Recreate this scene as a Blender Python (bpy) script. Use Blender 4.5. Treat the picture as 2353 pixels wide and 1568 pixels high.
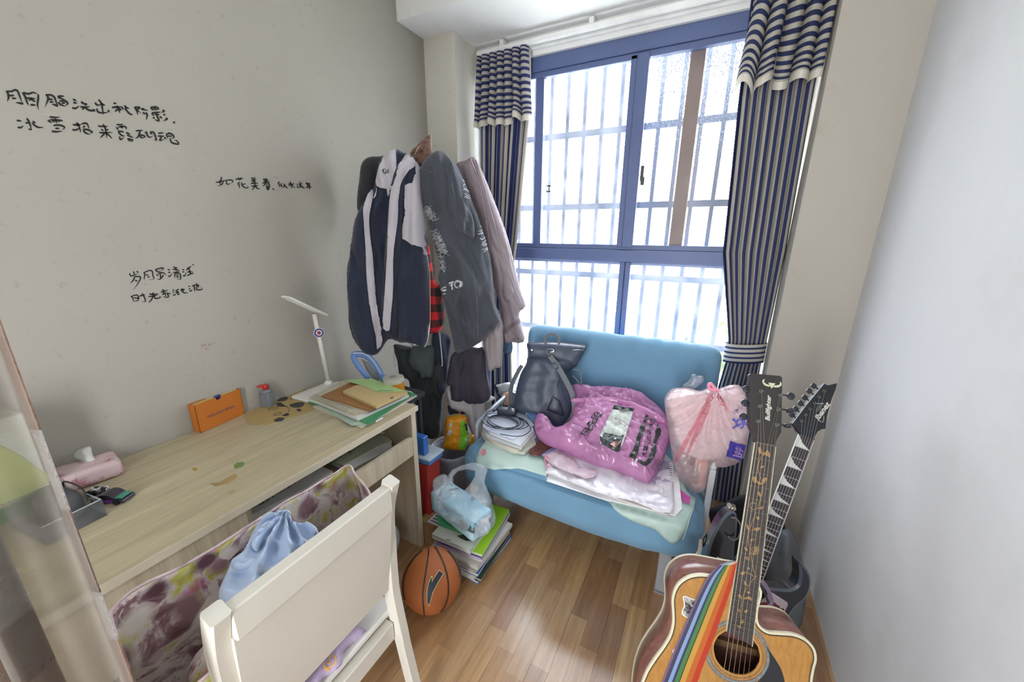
import bpy, bmesh, math, random
from mathutils import Vector, Matrix, noise
from mathutils.bvhtree import BVHTree
from mathutils.geometry import delaunay_2d_cdt
V = Vector
random.seed(7)
for o in list(bpy.data.objects): bpy.data.objects.remove(o)
SC = bpy.context.scene
COL = SC.collection

# ------------------------------------------------------------------ camera
F = 864.4; YAW = .4772857; PITCH = .2749474; ROLL = -.0075295
CAM = V((1.66, 0.0, 1.476))
_cy, _sy, _cp, _sp = math.cos(YAW), math.sin(YAW), math.cos(PITCH), math.sin(PITCH)
FW = V((-_sy*_cp, _cy*_cp, -_sp)); _rt = V((_cy, _sy, 0)); _dn = FW.cross(_rt)
_c, _s = math.cos(ROLL), math.sin(ROLL)
RT = _rt*_c + _dn*_s; DN = -_rt*_s + _dn*_c
cam = bpy.data.cameras.new('camera'); camo = bpy.data.objects.new('camera', cam); COL.objects.link(camo)
cam.sensor_fit = 'HORIZONTAL'; cam.sensor_width = 36; cam.lens = F/2353*36; cam.clip_start = .02; cam.clip_end = 400
camo.matrix_world = Matrix(((RT.x, -DN.x, -FW.x, CAM.x), (RT.y, -DN.y, -FW.y, CAM.y), (RT.z, -DN.z, -FW.z, CAM.z), (0, 0, 0, 1)))
SC.camera = camo

# ------------------------------------------------------------------ world, lights, exposure
w = bpy.data.worlds.new('sky'); SC.world = w; w.use_nodes = True
bgn = w.node_tree.nodes['Background']; bgn.inputs[0].default_value = (.93, .965, 1, 1); bgn.inputs[1].default_value = 8.0
SC.view_settings.view_transform = 'Standard'; SC.view_settings.look = 'None'
SC.view_settings.exposure = 1.3; SC.view_settings.gamma = 1; SC.view_settings.use_curve_mapping = False
def portal(name, loc, rot, sx, sy):
    l = bpy.data.lights.new(name, 'AREA'); l.shape = 'RECTANGLE'; l.size = sx; l.size_y = sy; l.energy = 1
    l.cycles.is_portal = True
    o = bpy.data.objects.new(name, l); COL.objects.link(o); o.location = loc; o.rotation_euler = rot
portal('window_daylight', (1.09, 2.43, 1.45), (math.radians(-90), 0, 0), 1.75, 2.25)
portal('back_fill_portal', (1.4, -1.29, 1.15), (math.radians(90), 0, 0), .62, 2.3)  # portal at the unseen back opening, which is added for fill light

# ------------------------------------------------------------------ materials
def C(h, k=1.0):
    h = h.lstrip('#'); r = []
    for i in (0, 2, 4):
        c = int(h[i:i+2], 16)/255
        r.append((c/12.92 if c <= .04045 else ((c+.055)/1.055)**2.4)*k)
    return (*r, 1)
class NT:
    def __init__(s, name):
        s.m = bpy.data.materials.new(name); s.m.use_nodes = True; s.t = s.m.node_tree; s.n = s.t.nodes
        s.b = s.n['Principled BSDF']; s.out = s.n['Material Output']
    def add(s, t, **k):
        n = s.n.new('ShaderNode'+t)
        for a, v in k.items(): setattr(n, a, v)
        return n
    def l(s, a, b): s.t.links.new(a, b)
    def coord(s, which='Object', scale=(1, 1, 1), rot=(0, 0, 0)):
        c = s.add('TexCoord'); mp = s.add('Mapping'); s.l(c.outputs[which], mp.inputs[0])
        mp.inputs['Scale'].default_value = scale; mp.inputs['Rotation'].default_value = rot; return mp.outputs[0]
    def noise(s, co, sc, det=4, ro=.5, dist=0):
        n = s.add('TexNoise'); s.l(co, n.inputs['Vector']); n.inputs['Scale'].default_value = sc
        n.inputs['Detail'].default_value = det; n.inputs['Roughness'].default_value = ro; n.inputs['Distortion'].default_value = dist
        return n.outputs[0]
    def ramp(s, fac, stops, interp='LINEAR'):
        r = s.add('ValToRGB'); r.color_ramp.interpolation = interp; s.l(fac, r.inputs[0]); e = r.color_ramp.elements
        while len(e) < len(stops): e.new(.5)
        for i, (p, c) in enumerate(stops): e[i].position = p; e[i].color = c
        return r.outputs[0]
    def mix(s, f, a, b, mode='MIX'):
        n = s.add('Mix', data_type='RGBA', blend_type=mode)
        for sock, v in ((n.inputs[0], f), (n.inputs[6], a), (n.inputs[7], b)):
            if isinstance(v, (float, int)): sock.default_value = v
            elif isinstance(v, tuple): sock.default_value = v
            else: s.l(v, sock)
        return n.outputs[2]
    def bump(s, h, st, dist=.01):
        b = s.add('Bump'); b.inputs['Strength'].default_value = st; b.inputs['Distance'].default_value = dist
        s.l(h, b.inputs['Height']); s.l(b.outputs[0], s.b.inputs['Normal'])
    def set(s, **k):
        for a, v in k.items():
            a = a.replace('_', ' ')
            if hasattr(v, 'is_output'): s.l(v, s.b.inputs[a])
            else: s.b.inputs[a].default_value = v
MC = {}
def mat(name, col, rough=.6, var=.12, vs=6, bump=0, bs=60, metal=0, spec=.5, alpha=1, sheen=0, trans=0, coat=0, stretch=(1, 1, 1)):
    if name in MC: return MC[name]
    t = NT(name); co = t.coord('Object', stretch); c = C(col) if isinstance(col, str) else col
    n = t.noise(co, vs, 5, .6)
    d = tuple(x*(1-var) for x in c[:3])+(1,); u = tuple(min(1, x*(1+var)) for x in c[:3])+(1,)
    t.set(Base_Color=t.ramp(n, [(.3, d), (.7, u)]), Roughness=rough, Metallic=metal, Specular_IOR_Level=spec)
    if bump: t.bump(t.noise(co, bs, 3), bump)
    if sheen: t.b.inputs['Sheen Weight'].default_value = sheen
    if coat: t.b.inputs['Coat Weight'].default_value = coat
    if trans: t.b.inputs['Transmission Weight'].default_value = trans
    if alpha < 1: t.b.inputs['Alpha'].default_value = alpha
    MC[name] = t.m; return t.m
def film(name, col, alpha, rough=.25, var=.15, crinkle=.5, bs=25, transl=.3, spec=.6):
    """thin translucent plastic or cloth: part see-through, part diffuse and translucent"""
    if name in MC: return MC[name]
    t = NT(name); co = t.coord('Object'); c = C(col)
    t.set(Base_Color=c, Roughness=rough, Specular_IOR_Level=spec)
    if crinkle:
        h_ = None
        for k_, (sc_, dd_, rt_) in enumerate(((bs*.45, 2.5, (.4, .2, .9)), (bs*.9, 1.8, (1.1, .7, .3)))):
            n_ = t.add('TexNoise'); n_.noise_type = 'RIDGED_MULTIFRACTAL'; t.l(t.coord('Object', (1, .45, .7), rt_), n_.inputs['Vector'])
            n_.inputs['Scale'].default_value = sc_; n_.inputs['Detail'].default_value = 1.5; n_.inputs['Roughness'].default_value = .45; n_.inputs['Distortion'].default_value = .5
            if h_ is None: h_ = n_.outputs[0]
            else:
                ad = t.add('Math', operation='MULTIPLY_ADD'); t.l(n_.outputs[0], ad.inputs[0]); ad.inputs[1].default_value = .5; t.l(h_, ad.inputs[2]); h_ = ad.outputs[0]
        t.bump(h_, crinkle, .010)
    tr = t.add('BsdfTranslucent'); tr.inputs[0].default_value = c
    m1 = t.add('MixShader'); m1.inputs[0].default_value = transl; t.l(t.b.outputs[0], m1.inputs[1]); t.l(tr.outputs[0], m1.inputs[2])
    tp = t.add('BsdfTransparent'); tp.inputs[0].default_value = (min(1, c[0]*.5+.5), min(1, c[1]*.5+.5), min(1, c[2]*.5+.5), 1)
    m2 = t.add('MixShader'); t.l(tp.outputs[0], m2.inputs[1]); t.l(m1.outputs[0], m2.inputs[2])
    n2 = t.noise(co, 9, 3, .5); lo, hi = max(0, alpha-var), min(1, alpha+var)
    t.l(t.ramp(n2, [(.3, (lo, lo, lo, 1)), (.7, (hi, hi, hi, 1))]), m2.inputs[0])
    t.l(m2.outputs[0], t.out.inputs[0]); MC[name] = t.m; return t.m
def wood(name, a, b, scale=1, axis='y', rough=.45, perobj=None, spec=.5):
    if name in MC: return MC[name]
    t = NT(name); st = {'y': (14, .8, 14), 'x': (.8, 14, 14), 'z': (14, 14, .8)}[axis]
    co = t.coord('Object', tuple(x*scale for x in st))
    n = t.noise(co, 3, 7, .65, .6); n2 = t.noise(co, 22, 3, .5)
    f = t.add('Math', operation='ADD'); t.l(n, f.inputs[0]); m_ = t.add('Math', operation='MULTIPLY'); t.l(n2, m_.inputs[0]); m_.inputs[1].default_value = .35; t.l(m_.outputs[0], f.inputs[1])
    col = t.ramp(f.outputs[0], [(.45, C(a)), (.85, C(b))])
    if perobj:
        oi = t.add('ObjectInfo'); r2 = t.ramp(oi.outputs['Random'], [(i/(len(perobj)-1), C(q)) for i, q in enumerate(perobj)])
        col = t.mix(1.0, r2, col, 'MULTIPLY')
    t.set(Base_Color=col, Roughness=rough, Specular_IOR_Level=spec); t.bump(n2, .06, .002)
    if spec >= 1: t.set(Coat_Weight=.45, Coat_Roughness=.32)
    MC[name] = t.m; return t.m
def spots(name, base, spot, sc, lo, hi, rough=.85, big=None, bigsc=1.2):
    t = NT(name); co = t.coord('Object'); n = t.noise(co, sc, 6, .7)
    col = t.mix(t.ramp(n, [(lo, (0, 0, 0, 1)), (hi, (1, 1, 1, 1))]), C(base), C(spot))
    if big: col = t.mix(t.ramp(t.noise(co, bigsc, 3), [(.4, (0, 0, 0, 1)), (.65, (.6, .6, .6, 1))]), col, C(big))
    n2 = t.noise(co, 140, 2); t.set(Base_Color=col, Roughness=rough, Specular_IOR_Level=.3); t.bump(n2, .1, .002)
    MC[name] = t.m; return t.m
def uvstripes(name, a, b, nU=0, nV=0, duty=.5, rough=.9, transl=.25):
    t = NT(name); uv = t.add('UVMap'); sp = t.add('SeparateXYZ'); t.l(uv.outputs[0], sp.inputs[0])
    k, i = (nU, 0) if nU else (nV, 1)
    m1 = t.add('Math', operation='MULTIPLY'); t.l(sp.outputs[i], m1.inputs[0]); m1.inputs[1].default_value = k
    m2 = t.add('Math', operation='FRACT'); t.l(m1.outputs[0], m2.inputs[0])
    c = t.ramp(m2.outputs[0], [(0, C(a)), (duty-.03, C(a)), (duty+.03, C(b)), (.97, C(b))])
    c2 = t.mix(.12, c, t.noise(t.coord('Object'), 200, 2), 'MULTIPLY')
    t.set(Base_Color=c2, Roughness=rough, Specular_IOR_Level=.15)
    tr = t.add('BsdfTranslucent'); t.l(c2, tr.inputs[0]); m = t.add('MixShader'); m.inputs[0].default_value = transl
    t.l(t.b.outputs[0], m.inputs[1]); t.l(tr.outputs[0], m.inputs[2]); t.l(m.outputs[0], t.out.inputs[0]); MC[name] = t.m; return t.m
def floral(name):
    t = NT(name); co = t.coord('Object', (1, 1, 1)); nn = t.noise(co, 5, 3)
    vadd = t.mix(.12, co, nn, 'ADD'); v = t.add('TexVoronoi'); v.inputs['Scale'].default_value = 16; t.l(vadd, v.inputs['Vector'])
    sp = t.add('SeparateColor'); t.l(v.outputs['Color'], sp.inputs[0])
    c1 = t.ramp(sp.outputs[0], [(0, C('#5a3540')), (.14, C('#8d6a70')), (.3, C('#d9cfc8')), (.44, C('#b9bb3a')), (.6, C('#c9c774')), (.72, C('#cfc3c2')), (.82, C('#a8286f')), (.92, C('#7b5058'))], 'CONSTANT')
    n2 = t.noise(co, 9, 5, .6, 1.5)
    c2 = t.ramp(n2, [(.30, C('#5c3a42')), (.42, C('#8f6a70')), (.5, C('#d6ccc8')), (.55, C('#cdbfb4')), (.60, C('#b9bd45')), (.72, C('#a8457a'))])
    c = t.mix(t.ramp(v.outputs['Distance'], [(.25, (0, 0, 0, 1)), (.6, (1, 1, 1, 1))]), c1, c2)
    t.set(Base_Color=c, Roughness=.6, Specular_IOR_Level=.3, Sheen_Weight=.2); MC[name] = t.m; return t.m

# ------------------------------------------------------------------ geometry helpers
def ray(px, py): return FW*F + RT*(px-1176.5) + DN*(py-784)
def at(px, py, ax, val):
    d = ray(px, py); i = 'xyz'.index(ax); return CAM + d*((val-CAM[i])/d[i])
def onp(px, py, P0, N):
    d = ray(px, py); return CAM + d*((P0-CAM).dot(N)/d.dot(N))
def catmull(pts, n=6, closed=False):
    out = []; m = len(pts); P = [V(p) for p in pts]
    rng = m if closed else m-1
    for i in range(rng):
        g = lambda k: P[k % m] if closed else P[max(0, min(m-1, k))]
        a, b, c, d = g(i-1), g(i), g(i+1), g(i+2)
        for j in range(n):
            t = j/n
            out.append(.5*((2*b)+(c-a)*t+(2*a-5*b+4*c-d)*t*t+(3*b-a-3*c+d)*t**3))
    if not closed: out.append(P[-1])
    return out
class G:
    def __init__(s): s.bm = bmesh.new(); s.uv = None
    def box(s, lo, hi, M=None, bev=0, seg=1):
        lo = V(lo); hi = V(hi); r = bmesh.ops.create_cube(s.bm, size=1)
        T = Matrix.Translation((lo+hi)/2) @ Matrix.Diagonal((*(hi-lo), 1))
        if M is not None: T = M @ T
        bmesh.ops.transform(s.bm, matrix=T, verts=r['verts'])
        if bev:
            es = set(e for v in r['verts'] for e in v.link_edges)
            bmesh.ops.bevel(s.bm, geom=list(es), offset=bev, segments=seg, affect='EDGES', profile=.5)
        return s
    def tube(s, pts, r, n=8, cap=True, flat=None):
        pts = [V(p) for p in pts]; rings = []; up = V((0, 0, 1))
        for i, p in enumerate(pts):
            t = (pts[min(i+1, len(pts)-1)]-pts[max(i-1, 0)]); t = t.normalized() if t.length > 1e-9 else V((0, 0, 1))
            if i == 0:
                a = t.cross(up); a = t.cross(V((1, 0, 0))) if a.length < .1 else a
                a.normalize()
            else: a = (a - t*a.dot(t)).normalized()
            b = t.cross(a); rr = r[i] if isinstance(r, (list, tuple)) else r
            fa, fb = flat or (1, 1)
            rings.append([s.bm.verts.new(p+(a*math.cos(2*math.pi*k/n)*fa+b*math.sin(2*math.pi*k/n)*fb)*rr) for k in range(n)])
        for A, B in zip(rings, rings[1:]):
            for k in range(n): s.bm.faces.new((A[k], A[(k+1) % n], B[(k+1) % n], B[k]))
        if cap: s.bm.faces.new(rings[0][::-1]); s.bm.faces.new(rings[-1])
        return s
    def lathe(s, prof, c, n=24, M=None, cap=True):
        M = M or Matrix.Translation(V(c)); rings = []
        for r, z in prof: rings.append([s.bm.verts.new(M @ V((r*math.cos(2*math.pi*k/n), r*math.sin(2*math.pi*k/n), z))) for k in range(n)])
        for A, B in zip(rings, rings[1:]):
            for k in range(n): s.bm.faces.new((A[k], A[(k+1) % n], B[(k+1) % n], B[k]))
        if cap: s.bm.faces.new(rings[0][::-1]); s.bm.faces.new(rings[-1])
        return s
    def grid(s, fn, nu, nv, uv=True):
        if uv and s.uv is None: s.uv = s.bm.loops.layers.uv.new('UVMap')
        g = [[s.bm.verts.new(fn(i/nu, j/nv)) for j in range(nv+1)] for i in range(nu+1)]
        for i in range(nu):
            for j in range(nv):
                f = s.bm.faces.new((g[i][j], g[i+1][j], g[i+1][j+1], g[i][j+1]))
                if uv:
                    for lp, (a, b) in zip(f.loops, ((i, j), (i+1, j), (i+1, j+1), (i, j+1))): lp[s.uv].uv = (a/nu, b/nv)
        return s
    def prism(s, outline, z0, z1, M=None, bev=0):
        """closed 2D outline extruded from z0 to z1"""
        M = M or Matrix.Identity(4); n = len(outline)
        r = delaunay_2d_cdt([V((p[0], p[1])) for p in outline], [(i, (i+1) % n) for i in range(n)], [], 1, 1e-7)
        a = [s.bm.verts.new(M @ V((p.x, p.y, z0))) for p in r[0]]; b = [s.bm.verts.new(M @ V((p.x, p.y, z1))) for p in r[0]]
        for f in r[2]:
            try: s.bm.faces.new([a[i] for i in f][::-1]); s.bm.faces.new([b[i] for i in f])
            except ValueError: pass
        idx = {}
        for k, o in enumerate(r[3]):
            for q in o: idx[q] = k
        for i in range(n):
            p, q = idx.get(i, i), idx.get((i+1) % n, (i+1) % n)
            try: s.bm.faces.new((a[p], a[q], b[q], b[p]))
            except ValueError: pass
        return s
    def xf(s, M): bmesh.ops.transform(s.bm, matrix=M, verts=s.bm.verts[:]); return s
ORG = {}
def new(name, g, m, parent=None, smooth=False, M=None, solid=0, sub=0, **props):
    bm = g.bm if isinstance(g, G) else g
    if M is not None: bmesh.ops.transform(bm, matrix=M, verts=bm.verts[:])
    if not solid and not g.uv if isinstance(g, G) else True: bmesh.ops.recalc_face_normals(bm, faces=bm.faces[:])
    if parent is not None: org = ORG[parent.name]
    else:
        xs = [v.co for v in bm.verts]; lo = [min(v[i] for v in xs) for i in range(3)]; hi = [max(v[i] for v in xs) for i in range(3)]
        org = V(((lo[0]+hi[0])/2, (lo[1]+hi[1])/2, lo[2]))
    bmesh.ops.translate(bm, verts=bm.verts[:], vec=-org)
    if smooth:
        for f in bm.faces: f.smooth = True
        if smooth == 'auto':
            for e in bm.edges:
                if len(e.link_faces) == 2 and e.calc_face_angle(0) > .7: e.smooth = False
    me = bpy.data.meshes.new(name); bm.to_mesh(me); bm.free(); me.materials.append(m)
    o = bpy.data.objects.new(name, me); COL.objects.link(o)
    if parent is not None: o.parent = parent
    else: o.location = org
    ORG[o.name] = org
    if sub: md = o.modifiers.new('sub', 'SUBSURF'); md.levels = md.render_levels = sub
    if solid: md = o.modifiers.new('solid', 'SOLIDIFY'); md.thickness = solid; md.offset = 0
    for k, v in props.items(): o[k] = v
    return o
def thing(name, loc, label, category, group=None):
    o = bpy.data.objects.new(name, None); COL.objects.link(o); o.location = loc; o.empty_display_size = .05
    ORG[o.name] = V(loc); o['label'] = label; o['category'] = category
    if group: o['group'] = group
    return o
def struct(name, g, m, **k): return new(name, g, m, kind='structure', **k)
def nz(x, y, z=0.0): return noise.noise(V((x, y, z)))
def inside(p, poly):
    c = False; j = len(poly)-1
    for i in range(len(poly)):
        a, b = poly[i], poly[j]
        if (a[1] > p[1]) != (b[1] > p[1]) and p[0] < (b[0]-a[0])*(p[1]-a[1])/(b[1]-a[1])+a[0]: c = not c
        j = i
    return c
def edged(p, poly):
    d = 9; j = len(poly)-1
    for i in range(len(poly)):
        ax, ay = poly[j][0], poly[j][1]; bx, by = poly[i][0], poly[i][1]; dx, dy = bx-ax, by-ay
        L = dx*dx+dy*dy; t = 0 if L == 0 else max(0, min(1, ((p[0]-ax)*dx+(p[1]-ay)*dy)/L))
        d = min(d, math.hypot(p[0]-ax-dx*t, p[1]-ay-dy*t)); j = i
    return d
def frame(P0, N):
    """axes of a plane: U to the right, Vv up, N towards the viewer"""
    N = N.normalized(); U = V((0, 0, 1)).cross(N).normalized(); return U, N.cross(U).normalized(), N
def fill2d(poly, res):
    pts = []
    for i in range(len(poly)):
        a, b = V(poly[i][:2]), V(poly[(i+1) % len(poly)][:2]); k = max(1, int((b-a).length/res))
        pts += [a+(b-a)*j/k for j in range(k)]
    n = len(pts); x0, x1 = min(p.x for p in pts), max(p.x for p in pts); y0, y1 = min(p.y for p in pts), max(p.y for p in pts)
    ins = []; y = y0+res*.5; row = 0
    while y < y1:
        x = x0+(res*.5 if row % 2 else 0)
        while x < x1:
            if inside((x, y), pts) and edged((x, y), pts) > res*.45: ins.append(V((x, y)))
            x += res
        y += res*.87; row += 1
    r = delaunay_2d_cdt(pts+ins, [(i, (i+1) % n) for i in range(n)], [], 1, 1e-7)
    return pts, r[0], r[2]
def blob(name, outline, P0, N, m, parent=None, tf=.05, tb=.05, R=.08, res=.014, fold=0, fk=30, fdir=0, wr=0, wk=12, px=True, sm=5, disp=None, seed=0, rg=0, rk=(9, 9), rad=None, **props):
    """a soft closed body: an outline on the plane (P0, N) swollen tf towards and tb away from the viewer,
       R = width of the rounded rim, fold = depth of the long folds, wr = depth of the wrinkles"""
    P0 = V(P0); U, W, N = frame(P0, V(N))
    if px: pts = [onp(a, b, P0, N)-P0 for a, b in outline]; poly = [V((p.dot(U), p.dot(W), 0)) for p in pts]
    else: poly = [V((*p, 0)) for p in outline]
    if sm: poly = catmull(poly, sm, True)
    rim, vs, fs = fill2d(poly, res); rimset = set(); bm = bmesh.new(); fr, bk = [], []
    for p in vs:
        d = edged(p, rim); t = min(1, d/R); h = math.sqrt(max(0, 1-(1-t)**2))
        x, y = p.x, p.y; c, s_ = math.cos(fdir), math.sin(fdir); a = x*c+y*s_; b = -x*s_+y*c
        e = fold*h*(math.sin(fk*a+3*nz(a*4, b*2, seed)+seed)*.6+nz(a*fk*.35, b*2.2, seed+5)) + wr*h*(nz(x*wk, y*wk, seed)+.5*nz(x*wk*2.3, y*wk*2.3, seed+2))
        if rg:
            n1 = nz(a*rk[0]+.6*nz(a*5, b*5, seed+9), b*rk[1], seed+7); n2 = nz(a*rk[0]*2.1+3, b*rk[1]*2.3, seed+11)
            e += rg*h*((.55-2*abs(n1))+.5*(.5-2*abs(n2)))
        if rad:
            dx, dy = x-rad[0].dot(U)+P0.dot(U), y-rad[0].dot(W)+P0.dot(W); r_ = math.hypot(dx, dy); th = math.atan2(dy, dx)
            e += rad[1]*h*(.5-abs(math.sin(rad[2]*th+1.6*nz(th*2, r_*4, seed)+seed)))*math.exp(-r_/rad[3])
        if disp: e += disp(x, y)*h
        q = P0+U*x+W*y; onrim = d < 1e-6
        v1 = bm.verts.new(q+N*(h*tf+e)); fr.append(v1); bk.append(v1 if onrim else bm.verts.new(q-N*(h*tb+e*.3)))
    for f in fs:
        bm.faces.new([fr[i] for i in f])
        try: bm.faces.new([bk[i] for i in f][::-1])
        except ValueError: pass
    g = G(); g.bm.free(); g.bm = bm
    return new(name, g, m, parent, smooth=True, **props)
def bvh(*obs):
    vs, fs = [], []
    for o in obs:
        k = len(vs); og = ORG[o.name] if o.parent is None or True else 0
        vs += [v.co+og for v in o.data.vertices]; fs += [[k+i for i in p.vertices] for p in o.data.polygons]
    return BVHTree.FromPolygons(vs, fs)
def hitfn(tree, off=.0015, fb=None):
    def f(px, py):
        d = ray(px, py).normalized(); loc, nr, i, dist = tree.ray_cast(CAM, d)
        if loc is None: 
            if fb is not None: return fb(px, py)
            return None
        if nr.dot(d) > 0: nr = -nr
        return loc+nr*off-d*off
    return f
def planefn(P0, N, off=.001):
    P0, N = V(P0), V(N).normalized(); return lambda a, b: onp(a, b, P0+N*off, N)
def axfn(ax, val): return lambda a, b: at(a, b, ax, val)
def patch(name, outline, fn, m, parent, res=8, sm=0, solid=0, **props):
    """flat print or a sewn-on panel lying on the surface that fn finds"""
    poly = [V((*p, 0)) for p in outline]
    if sm: poly = catmull(poly, sm, True)
    rim, vs, fs = fill2d(poly, res); g = G(); q = []
    for p in vs:
        h = fn(p.x, p.y); q.append(g.bm.verts.new(h) if h is not None else None)
    for f in fs:
        if all(q[i] is not None for i in f): g.bm.faces.new([q[i] for i in f])
    for v in [v for v in g.bm.verts if not v.link_faces]: g.bm.verts.remove(v)
    return new(name, g, m, parent, smooth=True, solid=solid, **props)
def ink(name, strokes, fn, m, parent, wd=3.0, off=(0, 0), sc=1.0, taper=True, smooth=3, **props):
    g = G()
    if isinstance(strokes, str): strokes = [[tuple(float(q) for q in p.split(',')) for p in s.split()] for s in strokes.split('|') if s.strip()]
    for st in strokes:
        p = [V((off[0]+x/sc, off[1]+y/sc, 0)) for x, y in st]
        if smooth: p = catmull(p, smooth)
        prev = None; n = len(p)
        for i, q in enumerate(p):
            t = (p[min(i+1, n-1)]-p[max(i-1, 0)]); t = t.normalized() if t.length > 1e-6 else V((1, 0, 0)); s = V((-t.y, t.x, 0))
            k = i/(n-1); ww = wd*.5*((.55+.75*math.sin(math.pi*min(1, .15+k*.95))**1.0) if taper else 1)
            if taper and k > .85: ww *= .6
            a, b = fn(q.x+s.x*ww, q.y+s.y*ww), fn(q.x-s.x*ww, q.y-s.y*ww)
            if a is None or b is None: prev = None; continue
            cur = (g.bm.verts.new(a), g.bm.verts.new(b))
            if prev: g.bm.faces.new((prev[0], cur[0], cur[1], prev[1]))
            prev = cur
    for v in [v for v in g.bm.verts if not v.link_faces]: g.bm.verts.remove(v)
    return new(name, g, m, parent, **props)
def textgeo(s, bold=.0, shear=0):
    cu = bpy.data.curves.new('t', 'FONT'); cu.body = s; cu.size = 1; cu.offset = bold; cu.shear = shear; cu.resolution_u = 4
    ob = bpy.data.objects.new('t', cu); COL.objects.link(ob); dg = bpy.context.evaluated_depsgraph_get()
    me = bpy.data.meshes.new_from_object(ob.evaluated_get(dg)); vs = [v.co.copy() for v in me.vertices]; fs = [list(p.vertices) for p in me.polygons]
    bpy.data.objects.remove(ob); bpy.data.curves.remove(cu); bpy.data.meshes.remove(me)
    x0, x1 = min(v.x for v in vs), max(v.x for v in vs); y0, y1 = min(v.y for v in vs), max(v.y for v in vs)
    return [V(((v.x-x0)/(x1-x0), (v.y-y0)/(y1-y0), 0)) for v in vs], fs
def text(name, s, o, ux, uy, fn, m, parent, bold=0, shear=0, **props):
    """lettering: o = lower left corner, ux / uy = full width / height vectors in fn's coordinates"""
    vs, fs = textgeo(s, bold, shear); g = G(); q = []
    for v in vs:
        h = fn(o[0]+ux[0]*v.x+uy[0]*v.y, o[1]+ux[1]*v.x+uy[1]*v.y); q.append(g.bm.verts.new(h) if h is not None else None)
    for f in fs:
        if all(q[i] is not None for i in f):
            try: g.bm.faces.new([q[i] for i in f])
            except ValueError: pass
    for v in [v for v in g.bm.verts if not v.link_faces]: g.bm.verts.remove(v)
    return new(name, g, m, parent, **props)
def localfn(M, z): return lambda x, y: M @ V((x, y, z))
exec_order = []

# ================================================================== THE ROOM
XR, YW, ZC, ZB = 2.23, 2.34, 2.85, 2.572      # right wall, window wall, ceiling, soffit
CX0, CX1, CY = .217, 1.965, 2.056             # column faces
YB = -1.25                                    # wall behind the camera
m_wl = spots('left wall plaster', '#a39e94', '#928b7b', 38, .60, .74, big='#9c978b')
m_wr = spots('right wall paint', '#cfcfd0', '#c7c7c6', 3, .5, .8)
m_cl = spots('soffit paint', '#eeeeec', '#e2e2dc', 3, .5, .8)
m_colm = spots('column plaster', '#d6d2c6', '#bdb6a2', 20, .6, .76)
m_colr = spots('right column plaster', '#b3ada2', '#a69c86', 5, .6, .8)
wl = struct('wall_left', G().box((-.15, YB, 0), (0, YW+.2, ZC)), m_wl)
wr = struct('wall_right', G().box((XR, YB, 0), (XR+.15, YW+.2, ZC)), m_wr)
struct('ceiling', G().box((-.15, YB-.15, ZC), (XR+.15, YW+.2, ZC+.15)), m_cl)
g = G(); g.box((0, 1.843, ZB), (XR, YW+.2, ZC)); struct('trim_1', g, m_cl)          # beam above the window
struct('wall_window_left', G().box((0, CY, 0), (CX0, YW+.2, ZB)), m_colm)
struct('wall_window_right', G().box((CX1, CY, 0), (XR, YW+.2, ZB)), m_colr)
struct('wall_window', G().box((CX0, YW-.01, 0), (CX1, YW+.2, .30)), m_wr)
g = G(); g.box((-.15, YB-.15, 0), (1.1, YB, ZC)); g.box((1.7, YB-.15, 0), (XR+.15, YB, ZC)); g.box((1.1, YB-.15, 2.3), (1.7, YB, ZC)); struct('wall_back', g, m_wr)
g = G()
for x0, x1 in ((1.1, 1.15), (1.65, 1.7)): g.box((x0, YB-.1, 0), (x1, YB-.05, 2.3), bev=.004)
g.box((1.1, YB-.1, 2.24), (1.7, YB-.05, 2.3)); g.box((1.1, YB-.1, 0), (1.7, YB-.05, .06)); struct('fill_doorway_1', g, mat('dark frame', '#3a4257', .5))  # frame of an unseen doorway, added and sized to let in fill light
struct('floor', G().box((-.15, YB-.15, -.12), (XR+.15, YW+.2, -.0075)), wood('subfloor', '#7a5a3c', '#a07c55'))
flo = bpy.data.objects['floor']
plk = wood('laminate', '#b59a7c', '#e0ccae', 1, 'y', .25, ['#a58468', '#e6d2b6', '#c4a689', '#d9c0a0', '#b3947a', '#e2cba6', '#bb9a80', '#d0b492'], spec=1.0)
SW = .0673; x = 1.142-17*SW; k = 0
while x < XR-.005:
    y = .12-random.random()*.3; a = max(x, 0)
    b = min(x+SW, XR)
    seam = .0011 if (k % 3 == 1) else .0004
    while y < YW:
        L = random.uniform(.2, .46); y1 = min(y+L, YW)
        if y1 > .1 and y1-y > .02 and b-a > .01: new('floor_plank', G().box((a+seam/2, y, -.0075), (b-seam/2, y1-.0004, 0)), plk, flo)
        y = y1
    x += SW; k += 1
g = G(); g.box((0, YB, -.0075), (XR, .12, 0)); new('floor_plank', g, plk, flo, label='laminate boards behind the photographer')

# handwriting on the left wall (brush strokes traced stroke by stroke)
m_ink = mat('brush ink', '#1d1c1a', .8, .3)
T1 = "140,205 270,210 360,175 430,215 500,400 555,515|555,515 470,490 380,480|165,215 200,290 200,380 175,450|220,310 350,310|290,375 400,380|540,235 600,330 650,470 690,545|560,235 680,270 800,235 920,285|920,285 915,400 900,520 925,650|620,365 760,380 850,385|760,360 740,400 690,430|770,410 850,460|730,530 860,540|1095,290 1150,340 1140,440 1080,580|1100,290 1230,300 1310,360 1350,470 1395,570|1395,570 1320,535 1250,520|1160,390 1280,410|1190,455 1290,470|1390,310 1430,365 1560,410|1400,325 1545,325|1430,440 1560,440 1630,500 1560,560|1410,460 1440,520 1560,570|1480,490 1570,490|1750,395 1840,440|1760,475 1850,495|1735,600 1810,620 1900,560|1950,450 2000,500 2110,520|2060,490 2050,560|1930,575 2030,590 2160,575|2030,590 1970,650|2040,590 2130,660 2280,670 2220,620"
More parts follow.
